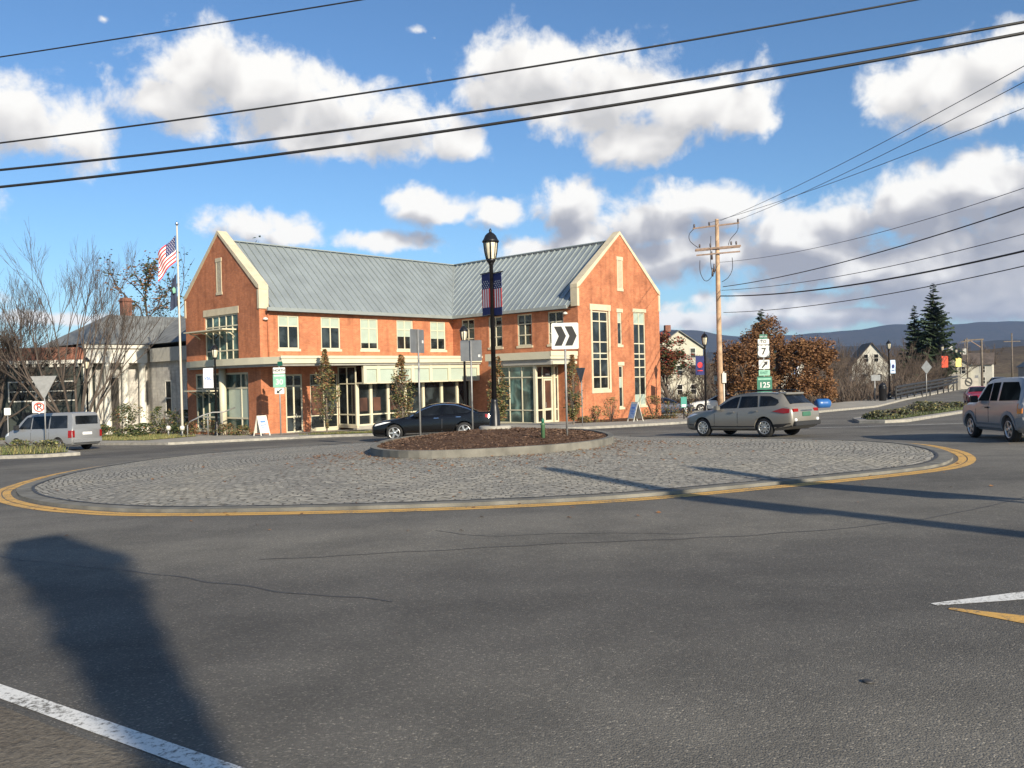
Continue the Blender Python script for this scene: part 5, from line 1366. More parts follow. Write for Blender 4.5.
sparse_oak('gnarled tall oak with a few last leaves behind the library roof', -36.0, 85., 17.0, 31, [M['leaf_dark'], M['leaf_brown']], 1500, levels=4, r0=.4, twist=1.1, squeeze=.55, first=.40, split=(2,3))
sparse_oak('gnarled half hidden oak between the flagpole and the brick gable', -29.5, 88., 18.5, 35, [M['leaf_dark'], M['needle']], 1400, levels=4, r0=.3, twist=.8, first=.40)

def full_crown(seed, n, blobs, size, weights, rs=(.35,.75)):
    R0_ = random.Random(seed)
    subs = []
    for (cx,cy,cz,rx,ry,rz) in blobs:
        for _ in range(int(26*rx*rz/3)+6):
            a, u = R0_.uniform(0,6.28), R0_.uniform(-.75,1); q = sqrt(1-u*u); k = R0_.uniform(.72,1.05)
            subs.append((cx+rx*q*cos(a)*k, cy+ry*q*sin(a)*k, cz+rz*u*k, R0_.uniform(*rs), R0_.choice(range(len(weights)))))
    def shp(R):
        x,y,z,r,mi = R.choice(subs); d = Vector((R.gauss(0,1),R.gauss(0,1),R.gauss(0,.8))); d = d.normalized()*r*R.random()**.45
        return Vector((x,y,z))+d, (mi if R.random() < .55 else pick(R, weights))
    return leaf_cloud(seed, n, shp, size, None)
def leafy_tree(name, label, x, y, h, blobs, seed, n, size, mats, weights, tm=None, group=None, trunk_h=None):
    t = thing(name, label, 'tree', (x, y, G(x, y)), 0, group)
    branch_tree(seed, h*.86, 1, .1, levels=4, r0=.22, first=.34, twist=.5).build('trunk', tm or M['bark_dark'], t, recalc=False)
    full_crown(seed, n, blobs, size, weights).build('crown', mats, t, recalc=False)
    return t
RU = [M['leaf_rust'], M['leaf_rust2'], M['leaf_brown']]
t = thing('shadow_tree', 'tall slender tree added unseen behind the viewer for its shadow on the road', 'tree', (5.5,-8.35,G(5.5,-8.35)))  # added out of view; crown shaped for the shadow it throws on the road
mb = MB(); mb.tube([(0,0,-.3),(.02,0,3),(0,-.02,6),(-.2,-.1,8.3)], [.17,.15,.12,.03], 9)
for q in ((-.75,-.4,8.1),(-.45,-.25,8.5),(-.3,-.1,7.6),(.12,.08,7.3)): mb.tube([(0,-.02,6.1),(q[0]*.6,q[1]*.6,(6.2+q[2])/2+.2),q], [.06,.04,.015], 5, 0, False)
mb.build('trunk', M['bark'], t, recalc=False)
def vase(R):
    u = R.random()**.7; a = R.uniform(0,6.28); rr_ = (.10+.56*u**1.3)*(1-.55*max(0,u-.82)/.18)*sqrt(R.random())*(1+.28*sin(3*a+9*u)+.18*sin(7*a+17*u)); k = u*u
    return Vector((-.42*k+rr_*cos(a), -.25*k+rr_*sin(a), 4.7+3.95*u)), pick(R, [.6,.4])
leaf_cloud(47, 6500, vase, .085, None).build('crown', [M['leaf_olive'], M['leaf_brown']], t, recalc=False)
GO = 'russet oaks behind the route signs'
leafy_tree('russet_oak', 'dark russet oak to the left, close beside the utility pole', 19.9, 72, 6.7, [(0,0,3.4,2.4,2,2.6),(-1.0,0,4.3,1.6,1.5,1.5),(1.0,.3,4.9,1.5,1.4,1.3),(0,0,1.6,2.2,2,1.4)], 41, 15000, .105, RU, [.75,.15,.2], group=GO)
leafy_tree('russet_oak', 'tallest russet oak, standing right behind the route sign stack', 22.9, 76, 8.4, [(0,0,4.2,2.5,2,2.8),(.2,0,6.4,1.5,1.4,1.6),(-.9,0,5.4,1.7,1.5,1.6),(0,0,2,2.4,2,1.6)], 42, 16500, .105, RU, [.7,.2,.25], group=GO)
leafy_tree('russet_oak', 'sunlit amber brown oak to the right, behind the estate car tail', 26.6, 75, 6.6, [(0,0,3.4,2.3,2,2.6),(.6,0,4.6,1.7,1.5,1.5),(-1,0,4.8,1.4,1.3,1.3),(.2,0,1.7,2.3,2,1.5)], 43, 16500, .105, RU, [.4,.5,.4], group=GO)
leafy_tree('red_maple', 'red leaved maple half bare beside the right edge of the gable', 14.2, 76, 7.4, [(0,0,5.6,1.5,1.3,1.5),(-.6,0,4.2,1.4,1.3,1.2),(.7,0,4.5,1.1,1,1.0)], 44, 4200, .12, [M['leaf_red'], M['leaf_rust'], M['leaf_dark']], [.5,.4,.3])
def conifer(label, x, y, h, w, seed, bare=.12, name='spruce_tree', nw=44):
    t = thing(name, label, 'tree', (x, y, G(x, y)), 0, None); R = random.Random(seed)
    mb = MB(); mb.tube([(0,0,-.3),(0,0,h*.5),(0,0,h)], [h*.018,h*.011,.02], 7); mb.build('trunk', M['bark_dark'], t, recalc=False)
    mb = MB()
    for i in range(nw):
        u = i/(nw-1); z = h*(bare+(1-bare)*min(1,u+R.uniform(-.012,.012))); ln0 = w/2*(1-u)**.8*(1 if u > .12 else .75)+.08
        for k in range(12 if u < .8 else 7):
            a = R.uniform(0,6.28); z_ = z+R.uniform(-.2,.2); ln = ln0*R.uniform(.35,1.2); d = Vector((cos(a), sin(a), R.uniform(-.25,.12)))
            side = Vector((-sin(a), cos(a), 0))
            for s in range(9):
                f = (s+R.random())/9; p = Vector((0,0,z_))+d*ln*f + Vector((0,0,.22*ln*f*f))
                wd = ln*.30*(1.1-f)+.08; ll = .18+ln*.12; dr = Vector((0,0,-R.uniform(.05,.22)*ln*.6-.04))
                for sg in (-1,1):
                    q = p+side*sg*wd+dr+d*ll
                    mb.add([p, p+d*ll*.9, q, p+side*sg*wd*.7+dr*.4-d*.02], [(0,1,2,3)], 0 if R.random() < .75 else 1)
    mb.build('crown', [M['needle'], M['leaf_dark']], t, recalc=False)
    return t
conifer('tall dark spruce rising above the thicket near the bridge', 61.0, 121., 15.2, 7.0, 51)
conifer('smaller dark spruce leaning on the left of the tall one', 58.7, 122., 12.2, 4.4, 52)
conifer('dark spruce tip poking above the russet oaks', 25.1, 84, 9.4, 3.6, 53)
conifer('small dark spruce behind the left edge of the brick gable', -27.0, 86., 15.5, 4.4, 54)
# thicket along the river: individually placed leafless trees sharing three meshes
TG = 'bare brown trees of the riverside thicket'
protos = []
for i in range(4):
    k = branch_tree(60+i, 7., 5, .5, levels=4, r0=.075, first=.36, twist=.45, split=(2,3))
    o = k.build('trunk', M['brush_twig'], None, recalc=False); protos.append(o)
R = random.Random(9)
spots = []
for i in range(46):
    u = R.random(); y = R.uniform(84,128); az = R.uniform(.385,.545)
    spots.append((az*y, y, R.uniform(4.2,7.2)))
for i in range(10): spots.append((R.uniform(.24,.40)*100, 100+R.uniform(-6,16), R.uniform(5.5,7.5)))
for i in range(12): spots.append((R.uniform(10,24), R.uniform(88,108), R.uniform(5,7.5)))
for i in range(6): spots.append((R.uniform(-62,-46), R.uniform(84,104), R.uniform(8,10.5)))
for i in range(14): spots.append((R.uniform(.52,.66)*170, 185+R.uniform(0,30), R.uniform(8,12)))
for i in range(22):
    y = R.uniform(130,170); spots.append((R.uniform(.40,.54)*y, y, R.uniform(6,9)))
def xrail(y): return 36.6+(y-80)*.78 if y < 104 else 55.3+(y-104)*.56
spots = [q for q in spots if not (q[0]/q[1] > .405 and q[0]/q[1] < .462 and q[1] < 150 and q[2] > 5.0) and not (80 < q[1] < 180 and q[0] > xrail(q[1])-2.5 and q[0] < xrail(q[1])+30)]
spots.sort(key=lambda s: s[1])
kinds = ['slender', 'spreading', 'ragged', 'bushy']
for i, (x, y, h) in enumerate(spots):
    far = 'on the near bank' if y < 100 else ('on the middle bank' if y < 125 else 'far beyond the bridge')
    nm = 'bare_tree'
    t = thing(nm, f'leafless brown {kinds[i % 4]} tree {far} in the thicket', 'tree', (x, y, G(x, y)-.2), R.uniform(0,6.28), TG + f' {far}, {kinds[i % 4]}')
    s = h/7.; t.scale = (s*R.uniform(1.0,1.3), s*R.uniform(1.0,1.3), s)
    c = protos[i % 4].copy(); COL.objects.link(c); c.parent = t
for o in protos: bpy.data.objects.remove(o)
# brush under the thicket, a mass nobody would count
mb = MB(); R = random.Random(17)
def brush(n, fx):
    for i in range(n):
        x, y, h = fx()
        a = R.uniform(0,6.28); l = h*R.uniform(.5,1.15); d = Vector((R.gauss(0,.45), R.gauss(0,.45), 1)).normalized()
        p = Vector((x,y,G(x,y)-.1)); w = R.uniform(.012,.03); sd = Vector((cos(a),sin(a),0))*w
        q = p+d*l*.6; e = q+(d+Vector((R.gauss(0,.4),R.gauss(0,.4),0)))*l*.45
        mb.add([p-sd,p+sd,q+sd*.7,q-sd*.7,e], [(0,1,2,3),(3,2,4)], R.choice((0,0,0,1,2)))
def band():
    y = R.uniform(80,124); x0 = .365*y if y > 86 else 25+(y-80); x1 = (36.6+(y-80)*.78 if y < 104 else 55.3+(y-104)*.56)-2; return R.uniform(min(x0,x1-1),x1), y, R.uniform(.8,2.9)
brush(11000, band)
def band2():
    y = R.uniform(80,100); return R.uniform(8,32), y, R.uniform(1.,2.6)
brush(2500, band2)
tag(mb.build('brush', [M['brush_twig'], M['twig'], M['bark']], recalc=False), 'tangled brown brush along the river bank', 'brush', None, 'stuff')

def shrub(label, x, y, w, h, seed, mats, weights, n=900, size=.06, name='shrub', group='shrubs around the building', dz=.13):
    t = thing(name, label, 'shrub', (x, y, G(x, y)+dz), 0, group); R_ = random.Random(seed)
    mb = MB()
    for i in range(14):
        a = R_.uniform(0,6.28); mb.tube([(0,0,-.1),(w*.22*cos(a),w*.22*sin(a),h*.5),(w*.42*cos(a),w*.42*sin(a),h*.92)], [.018,.012,.005], 4, 0, False)
    mb.build('stems', M['twig'], t, recalc=False)
    cl = [(R_.uniform(0,6.28), R_.uniform(0,1), R_.uniform(.5,1.1)) for _ in range(26)]
    def shp(R):
        a, u, k = R.choice(cl); a += R.gauss(0,.3); u = min(1,max(.02,u+R.gauss(0,.08)))
        r = w/2*k*sqrt(max(0,1-(u-.25)**2*1.3))*R.random()**.4
        return Vector((r*cos(a), r*sin(a), u*h)), pick(R, weights)
    leaf_cloud(seed, n, shp, size, None).build('foliage', mats, t, recalc=False)
    return t
DG = [M['leaf_dark'], M['leaf_olive'], M['leaf_brown']]
for i, (x, y, w, h, lb) in enumerate([(-27.6,59.5,3.2,2.3,'large dark green shrub before the library columns'),(-25.2,60.6,2.8,2.0,'rounded dark green shrub under the library window'),(-23.6,60.5,2.2,1.7,'dark green shrub between library wall and flagpole'),
        (-25.0,55.8,3.0,.9,'low spreading green shrub on the lawn left of the flagpole'),(-27.8,56.0,2.4,.9,'low olive shrub on the lawn behind the van')]):
    shrub(lb, x, y, w, h, 70+i, DG, [.8,.35,.05], 1500, .075)
for i, (x, y, w, h, lb) in enumerate([(-20.6,53.4,1.4,.9,'brownish low shrub at the flagpole foot'),(-19.6,54.2,1.6,1.0,'brownish shrub before the left gable glazing'),(-18.0,52.6,1.4,.75,'low grey green shrub by the lamp base at the gable'),(-16.7,51.7,1.3,.6,'low olive shrub near the white folding board')]):
    shrub(lb, x, y, w, h, 80+i, [M['leaf_olive'], M['leaf_brown'], M['leaf_dark']], [.5,.4,.5], 700, .055)
for i, (x, y, w, h, lb) in enumerate([(5.2,52.6,1.1,1.0,'thin leafless shrub against the right gable below the stone framed window'),(6.2,53.0,1.2,1.5,'wiry brown shrub against the right gable wall'),(9.3,55.2,1.5,1.5,'yellowing shrub at the right end of the gable'),(10.2,54.5,1.3,1.1,'green low shrub beside the teal sign'),(11.6,56.0,1.5,1.7,'tawny tall grass clump left of the lamp post'),(4.5,52.0,1.0,.4,'low dark red ground shrub at the gable foot'),(7.9,53.6,1.1,.6,'low green shrub beside the blue folding board')]):
    shrub(lb, x, y, w, h, 90+i, [M['leaf_brown'], M['leaf_olive'], M['straw']] if i != 3 else DG, [.5,.5,.4], 420 if i < 2 else 700, .055)

def tufts(name, label, n, fx, mats, h, w=.012, dz=.14, kind='stuff'):
    mb = MB(); R = random.Random(len(name)*7+n)
    for i in range(n):
        x, y = fx(R); hh = h*R.uniform(.4,1.2); a = R.uniform(0,6.28); p = Vector((x,y,G(x,y)+dz)); sd = Vector((cos(a),sin(a),0))*w
        e = p+Vector((R.gauss(0,.35)*hh,R.gauss(0,.35)*hh,hh))
        mb.add([p-sd,p+sd,e], [(0,1,2)], R.randrange(len(mats)))
    return tag(mb.build(name, mats, recalc=False), label, 'plants', None, kind)
def inpoly(P):
    def f(R):
        x0,x1 = min(p[0] for p in P), max(p[0] for p in P); y0,y1 = min(p[1] for p in P), max(p[1] for p in P)
        while True:
            x, y = R.uniform(x0,x1), R.uniform(y0,y1); c = False
            for i in range(len(P)):
                a, b = P[i], P[i-1]
                if (a[1] > y) != (b[1] > y) and x < (b[0]-a[0])*(y-a[1])/(b[1]-a[1])+a[0]: c = not c
            if c: return x, y
    return f
tufts('grass_tufts', 'mixed dry and green grasses on the left splitter island', 5200, inpoly([(-18.9,35.5),(-19.6,34.8),(-21.6,34.9),(-33.4,40.8),(-32.8,42.6),(-20.8,37.9)]), [M['grass_blade'], M['straw'], M['lavender']], .33, .018)
tufts('grass_tufts', 'green grass edging the right splitter island', 4200, inpoly([(16.8,39.7),(17.4,39.0),(18.2,39.4),(28,51.6),(31.8,58.8),(25.8,53.2),(18,43)]), [M['grass_blade'], M['lavender']], .13, .018)
tufts('lawn_grass', 'short lawn grass around the flagpole', 9000, inpoly([(-46,68.5),(-31.5,56),(-21,47.8),(-19.8,52.5),(-22.5,56.5),(-30,63)]), [M['grass_blade'], M['straw'], M['leaf_olive']], .16, .02)
tufts('verge_grass', 'thin grass strip beside the kerb under the narrow trees', 2500, inpoly([(-12.2,47.5),(-6.5,47.0),(-6,46.3),(-10,46.9)]), [M['grass_blade'], M['straw']], .14, .016)
for i, (x, y, w, h, lb) in enumerate([(17.9,40.6,1.9,.36,'low grey green mound of plants at the nose of the right splitter island'),(20.0,43.2,1.8,.36,'low sage clump second along the right splitter island'),(23.4,47.4,2.4,.6,'tallest dark green clump midway along the right splitter island'),(25.0,49.6,2.0,.55,'dark clump behind the tallest one on the right splitter island'),(28.6,54.0,1.8,.4,'last low clump at the far end of the right splitter island')]):
    shrub(lb, x, y, w, h, 120+i, [M['lavender'], M['leaf_dark'], M['straw']], [.7,.25,.3], 1500, .06, 'perennial_clump', 'plant clumps on the right splitter island', .15)
for i, (x, y, w, h, lb) in enumerate([(-21.6,36.6,1.4,.55,'low green clump beside the triangular sign post'),(-20.2,36.3,1.5,.5,'grey green clump at the nose of the left splitter island'),(-24.2,38.0,1.3,.5,'straw coloured clump on the left splitter island')]):
    shrub(lb, x, y, w, h, 130+i, [M['lavender'], M['grass_blade'], M['straw']], [.5,.4,.4], 700, .055, 'perennial_clump', 'plant clumps on the left splitter island', .15)

# ------------------------------------------------------------------ neighbouring buildings
def rect_window(parent, F, s0, s1, z0, z1, fm, gm, cross=True, fw=.09):
    mb = MB(); fbox(mb, F, s0, s0+fw, z0, z1, -.02, .05); fbox(mb, F, s1-fw, s1, z0, z1, -.02, .05); fbox(mb, F, s0+fw, s1-fw, z0, z0+fw, -.02, .06); fbox(mb, F, s0+fw, s1-fw, z1-fw, z1, -.02, .055)
    if cross: fbox(mb, F, s0+fw, s1-fw, (z0+z1)/2-.03, (z0+z1)/2+.03, -.02, .04)
    w = mb.build('window', fm, parent); g = MB(); fbox(g, F, s0+.04, s1-.04, z0+.04, z1-.04, -.02, .02); g.build('pane', gm, w)
# stone library: inner corner at the concave angle, same street alignment as the brick building
lib = thing('stone_library', 'grey stone library with hipped slate roof and cream columned porch', 'building', (-29.3, 68.2, -2.45), BY)
LZ = 6.9
b = MB()
b.box(0, 9, -9, 9, -.8, LZ); b.build('wall', M['stone_wall'], lib)               # wing towards us, its left face is x=0
b = MB(); b.box(-4.9, -.003, .8, 9, -.8, LZ); b.build('wall', M['stone_wall'], lib)
b = MB(); b.box(-5.1, -.45, -.35, .796, LZ-1.15, LZ); b.box(-5.3, -.3, -.55, .79, LZ+.002, LZ+.3); b.build('entablature', M['white_trim'], lib)
b = MB(); b.box(-.32, -.004, -9, -.56, LZ-1.1, LZ-.02); b.build('cornice', mat('dull_cream_stone', (.42,.40,.35), .8, 0, .1), lib)  # side wing cornice in a darker cream than the entablature
for x in (-.75, -2.1, -3.5, -4.85):
    b = MB(); b.lathe([(.36,-.6),(.36,.1),(.29,.2),(.25,LZ-1.5),(.33,LZ-1.4),(.34,LZ-1.155)], 14, 0, Matrix.Translation((x,0,0))); b.build('column', M['white_trim'], lib)
FLb = FR(.8)
b = MB(); fbox(b, FLb, -3.3, -2.3, 0, 4.6, 0, .03); b.build('door', M['frame_bronze'], lib)
FLs = SD(0)
rect_window(lib, FLs, -3.6, -2.5, 1.5, 4.3, M['white_trim'], M['glass']); rect_window(lib, FLs, -7.2, -6.1, 1.5, 4.3, M['white_trim'], M['glass'])
rect_window(lib, FLs, -3.5, -2.6, -.35, .5, M['white_trim'], M['glass'], False)
b = MB(); e = .5; z0, z1 = LZ+.32, LZ+3.0
b.add([(-e,-9.5,z0),(9.5,-9.5,z0),(9.5,9.5,z0),(-5.6,9.5,z0),(-5.6,-e-.2,z0),(-e,-e-.2,z0),(4.5,-4.5,z1),(4.5,4.5,z1),(-1.5,4.5,z1)],
      [(0,1,6),(1,2,7,6),(2,3,8,7),(3,4,8),(4,5,7,8),(5,0,6,7),(0,5,4,3,2,1)], 0)
rf = b.build('roof', M['slate'], lib)
b = MB(); b.box(.1,.85,5.4,6.1,LZ+1.0,LZ+4.6); b.box(.02,.93,5.32,6.18,LZ+4.3,LZ+4.42); b.build('chimney', M['brick_old'], rf)
# dark shop at the far left
sh_ = thing('dark_shop', 'dark green wooden shop with white trimmed windows and bright cornice', 'building', (-43.5, 62.5, -2.45), radians(9))
b = MB(); b.box(-9, 11.2, 0, 10, -.8, 6.0); b.build('wall', M['dark_clap'], sh_)
b = MB(); b.box(-9.2, 11.4, .2, 10.2, 6.003, 7.0); b.build('wall', M['brick_old'], sh_)
b = MB(); b.box(-9.3, 11.5, -.35, .196, 5.75, 6.02); b.build('cornice', M['white_trim'], sh_)
b = MB()
for i in range(34): b.box(-8.9+i*.6, -8.65+i*.6, -.25, -.004, 5.5, 5.747)
b.build('dentil_course', M['white_trim'], sh_)
b = MB(); b.box(-9.1, 11.3, -.12, -.003, 4.75, 4.9); b.build('trim', M['dark_clap'], sh_)
Fsh = FR(0)
for s0 in (2.9, 5.5, 8.3, .2): rect_window(sh_, Fsh, s0, s0+2.0, 2.9, 4.45, M['white_trim'], M['glass'])
for s0 in (3.0, 6.4):
    b = MB(); fbox(b, Fsh, s0, s0+2.5, -.3, 2.1, 0, .05); b.build('door', M['black_metal'], sh_)
b = MB(); b.box(10.9,11.25,-.16,-.004,-.5,5.4); b.build('corner_board', M['white_trim'], sh_)

def gable_house(name, label, x, y, z, rz, w, d, eh, rh, wm, rm, wins, chim=True, door=True):
    t = thing(name, label, 'house', (x, y, z), rz, 'houses beyond the river')
    b = MB(); b.prism([(-w/2,-2),(w/2,-2),(w/2,eh),(0,eh+rh),(-w/2,eh)], 0, d); b.build('wall', wm, t)
    b = MB(); ov = .35; k = rh/(w/2)
    for s in (-1, 1):
        P = [(0,eh+rh+.12),(s*(w/2+ov),eh-k*ov+.12),(s*(w/2+ov),eh-k*ov),(0,eh+rh+.003)]
        b.prism(P, -ov, d+ov)
    rf = b.build('roof', rm, t)
    if chim: b = MB(); b.box(-.4,.4,d*.5,d*.5+.8,eh+rh-.6,eh+rh+1.1); b.build('chimney', M['brick_old'] if wm is not M['white_clap'] else M['white_trim'], rf)
    F = FR(0); F2 = SD(-w/2)
    for s, zz in wins: rect_window(t, F, s-.45, s+.45, zz, zz+1.5, M['white_trim'], M['glass'])
    for k2 in range(max(1, int(d/3))):
        for zz in ((1.0, 3.2) if eh > 4.7 else (1.2,)): rect_window(t, F2, 1.2+k2*2.8, 2.1+k2*2.8, zz, zz+1.4, M['white_trim'], M['glass'])
    return t
gable_house('white_house', 'cream gabled house peeping over the thicket', 63.6, 148., -3.6, radians(-14), 6.6, 10, 5.4, 4.0, M['white_clap'], M['shingle'], [(-1.0,6.0),(.7,6.0),(-1.6,2.5),(1.2,2.5)], False)
b_ = gable_house('white_house', 'long white two storey house at the far end of the bridge road', 97.0, 169., -3.3, radians(58), 7.0, 9, 5.0, 2.1, M['white_clap'], M['shingle'], [(-2.3,.8),(0,.8),(2.3,.8),(-2.3,3.2),(0,3.2),(2.3,3.2)])
gable_house('pale_building', 'pale tall building seen between the gable and the lamp post', 23.6, 118., -2.6, radians(8), 7, 9, 7.5, 2.4, M['cream_clap'], M['slate'], [(-2,.9),(0,.9),(2,.9),(-2,3.6),(0,3.6),(2,3.6),(-2,6.),(2,6.)])
gable_house('dark_house', 'dark roofed house right of the long white house', 107.5, 168., -3.6, radians(-20), 7, 9, 4.6, 2.6, M['cladding'], M['slate'], [(-1.5,1),(1.5,1)])
gable_house('grey_house', 'small grey white shop beside the yellow banner', 88.6, 167., -3.4, radians(-25), 5, 8, 5.0, 1.6, M['cream_clap'], M['slate'], [(-1.2,1),(1.2,1),(-1.2,3.2),(1.2,3.2)])
gable_house('brick_house', 'small reddish house partly hidden behind the yellow banner', 95.5, 186., -3.4, radians(-25), 5, 8, 4.4, 1.8, M['brick_old'], M['slate'], [(-1.2,1),(1.2,1)])
gable_house('pale_house', 'pale house low among the trees left of the cream gable', 54.0, 158., -4.0, radians(10), 8, 8, 4.6, 2.4, M['white_clap'], M['slate'], [(-2,2.6),(0,2.6),(2,2.6)])

gable_house('pale_house', 'pale blue grey house high on the street beyond the bridge', 106., 200., -3.6, radians(-20), 6, 9, 5.6, 2.2, M['cladding'], M['slate'], [(-1.4,1),(1.4,1),(-1.4,3.4),(1.4,3.4)])
gable_house('white_house', 'narrow white gabled house behind the bridge lamps', 99.5, 190., -3.4, radians(-28), 5, 9, 6.2, 2.4, M['white_clap'], M['slate'], [(-1.2,1),(1.2,1),(-1.2,3.6),(1.2,3.6)])
gable_house('cream_house', 'cream house half sunk in the trees right of the russet oaks', 43.0, 150., -4.0, radians(12), 7, 8, 5.0, 2.6, M['cream_clap'], M['shingle'], [(-1.8,3.0),(0,3.0),(1.8,3.0)])
for px_, y_, h_, lb in ((81.5,150.,9.0,'thin far pole just left of the mast with the arm'),(93.0,172.,10.0,'thin far pole between the mast and the crossarm pole'),(88.,140.,7.5,'short far pole above the silver vehicle roof')):
    t = thing('utility_pole', lb, 'utility pole', (px_, y_, G(px_, y_)), 0, 'far poles along the bridge road')
    mb = MB(); mb.tube([(0,0,-.3),(0,0,h_)], [.14,.10], 8); mb.build('pole', M['bark'], t); mb = MB(); mb.bar((-.9,0,h_-.6),(.9,0,h_-.6),.1,.12); mb.build('crossarm', M['bark'], t)
# ------------------------------------------------------------------ bridge approach furniture
rail = [(36.6,80.0),(39.4,83.6),(43,88),(47.5,93.6),(51.5,99),(55.4,104.4)]
t = thing('guard_rail', 'dark metal guard rail with three bars curving up to the bridge pillar', 'guard rail', (0,0,0))
for hh in (.62, .98, 1.32):
    mb = MB(); mb.tube([(x,y,G(x,y)+hh+.02*i) for i, (x,y) in enumerate(catmull(rail, 4, False))][:21], .135, 6); mb.build('bar', M['trim'], t)
cp_ = catmull(rail, 2, False)
for x, y in cp_:
    mb = MB(); mb.tube([(x,y,G(x,y)-.3),(x,y,G(x,y)+1.45)], .07, 6); mb.build('post', M['trim'], t)
t = thing('bridge_pillar', 'pale concrete end pillar where the guard rail meets the bridge', 'pillar', (56.2,106.,G(56.2,106)), radians(-28))
mb = MB(); mb.box(-.45,.45,-.45,.45,-.5,1.75); mb.build('shaft', M['concrete'], t); mb = MB(); mb.box(-.55,.55,-.55,.55,1.753,1.95); mb.build('cap', M['concrete'], t)
t = thing('bridge_parapet', 'beige concrete parapet with a dark round emblem', 'parapet wall', (58.6,107.8,G(58.6,107.8)), radians(14))
mb = MB(); mb.box(-2.0,1.6,0,.35,-.5,1.35); mb.build('wall', M['concrete'], t)
mb = MB(); n = 20
for k in range(n):
    a0, a1 = 2*pi*k/n, 2*pi*(k+1)/n; r0, r1 = .42, .58
    mb.prism([(.1+r0*cos(a0),.9+r0*sin(a0)),(.1+r1*cos(a0),.9+r1*sin(a0)),(.1+r1*cos(a1),.9+r1*sin(a1)),(.1+r0*cos(a1),.9+r0*sin(a1))], -.05, -.01)
mb.prism([(-.3,.98),(-.2,1.12),(.5,.78),(.4,.64)], -.055, -.012); mb.build('emblem', M['trim'], t)
t = thing('bridge_parapet', 'long beige parapet running on along the bridge', 'parapet wall', (60.6,109.,G(60.6,109)), radians(61))
mb = MB(); mb.box(0,34,0,.35,-1.2,1.15); mb.build('wall', M['concrete'], t); mb = MB(); mb.box(-.05,34,-.06,.41,1.153,1.3); mb.build('cap', M['concrete'], t)
t = thing('litter_bin', 'tall black litter bin beside the grey sign back', 'bin', (34.9,79.0,G(34.9,79)+.12))
mb = MB(); mb.lathe([(.28,0),(.33,.1),(.35,1.15),(.38,1.2),(.38,1.3)], 14); mb.build('body', M['black_metal'], t); mb = MB(); mb.lathe([(.36,1.3),(.32,1.5),(.1,1.7),(.03,1.78)], 14); mb.build('lid', M['black_metal'], t)
t = thing('plastic_drum', 'bright blue plastic drum lying at the roadside behind the estate car', 'drum', (25.9,70,G(25.9,70)+.5), radians(12))
Mx = Matrix.Rotation(pi/2, 4, 'Y')
mb = MB(); mb.lathe([(.30,-.62),(.40,-.5),(.42,-.2),(.40,0),(.42,.2),(.40,.5),(.30,.62)], 18, 0, Mx); mb.build('shell', M['bin_blue'], t)
mb = MB(); mb.lathe([(.25,.625),(.25,.66)], 14, 0, Mx); mb.build('lid', M['white_trim'], t)
t = thing('utility_cabinet', 'tall grey post and cabinet right of the route signs', 'cabinet', (24.4,77,G(24.4,77)))
mb = MB(); mb.tube([(0,0,-.3),(0,0,5.0)], .16, 10); mb.build('post', M['wood_pole'], t); mb = MB(); mb.box(-.2,.2,-.36,-.17,1.5,2.3); mb.build('box', M['steel'], t)
t = thing('signal_mast', 'pale pole with a short arm before the far white house', 'mast', (72.9,130,G(72.9,130)))
mb = MB(); mb.tube([(0,0,-.3),(0,0,7.6)], [.19,.15], 10); mb.build('pole', M['bark'], t); mb = MB(); mb.bar((-2.6,0,7.4),(.3,0,7.5),.16,.2); mb.build('arm', M['bark'], t); mb = MB(); mb.bar((-1.7,0,7.3),(0,0,6.2),.1,.1); mb.build('brace', M['wood_arm'], t)
t = thing('utility_pole', 'distant utility pole with crossarm above the white house roof', 'utility pole', (95.5,160,G(95.5,160)))
mb = MB(); mb.tube([(0,0,-.3),(0,0,10.2)], [.17,.12], 8); mb.build('pole', M['bark'], t); mb = MB(); mb.bar((-1.6,0,8.6),(1.6,0,8.6),.14,.16); mb.build('crossarm', M['bark'], t)
t = thing('banner_post', 'post with a small red and yellow banner at the far right', 'banner post', (73.0,118,G(73,118)))
mb = MB(); mb.tube([(0,0,-.2),(0,0,5.6)], .07, 8); mb.build('pole', M['black_metal'], t); mb = MB(); mb.box(-.7,-.08,-.02,.02,3.7,5.0,0); mb.build('red_cloth', M['banner_red'], t); mb = MB(); mb.box(-.8,-.08,-.02,.02,3.2,3.697); mb.build('yellow_cloth', M['banner_yellow'], t)

# ------------------------------------------------------------------ hills
def ridge(name, D, prof, depth, m, seed, base=-6):
    mb = MB(); P = catmull(prof, 10, False); n = len(P); rows = 14; vs = []
    for az, h in P:
        for j in range(rows+1):
            v = j/rows; yy = D + depth*(v-.5)*2; k = sin(pi*v)**.9
            x = az*D*(yy/D)**.6
            z = base + (h*k)*(1+.10*noise.noise((x*.0016+seed, yy*.0016, 0))+.05*noise.noise((x*.006, yy*.006, seed)))
            vs.append((x, yy, z))
    mb.add(vs, [(i*(rows+1)+j, (i+1)*(rows+1)+j, (i+1)*(rows+1)+j+1, i*(rows+1)+j+1) for i in range(n-1) for j in range(rows)], 0, True)
    return tag(mb.build(name, m), kind='structure')
m_hill, nt, b = _nt('forested_hillside'); tc = nt.nodes.new('ShaderNodeTexCoord').outputs['Object']
c = mixc(nt, .5, ramp(nt, noise_node(nt, tc, .004, 6, .6), [(.35, (.016,.019,.016)), (.6, (.036,.032,.028)), (.75, (.062,.054,.044))]), ramp(nt, noise_node(nt, tc, .03, 4, .7), [(.3, (.014,.016,.015)), (.7, (.055,.047,.038))]))
nt.links.new(c, b.inputs['Base Color']); b.inputs['Roughness'].default_value = 1; b.inputs['Specular IOR Level'].default_value = 0
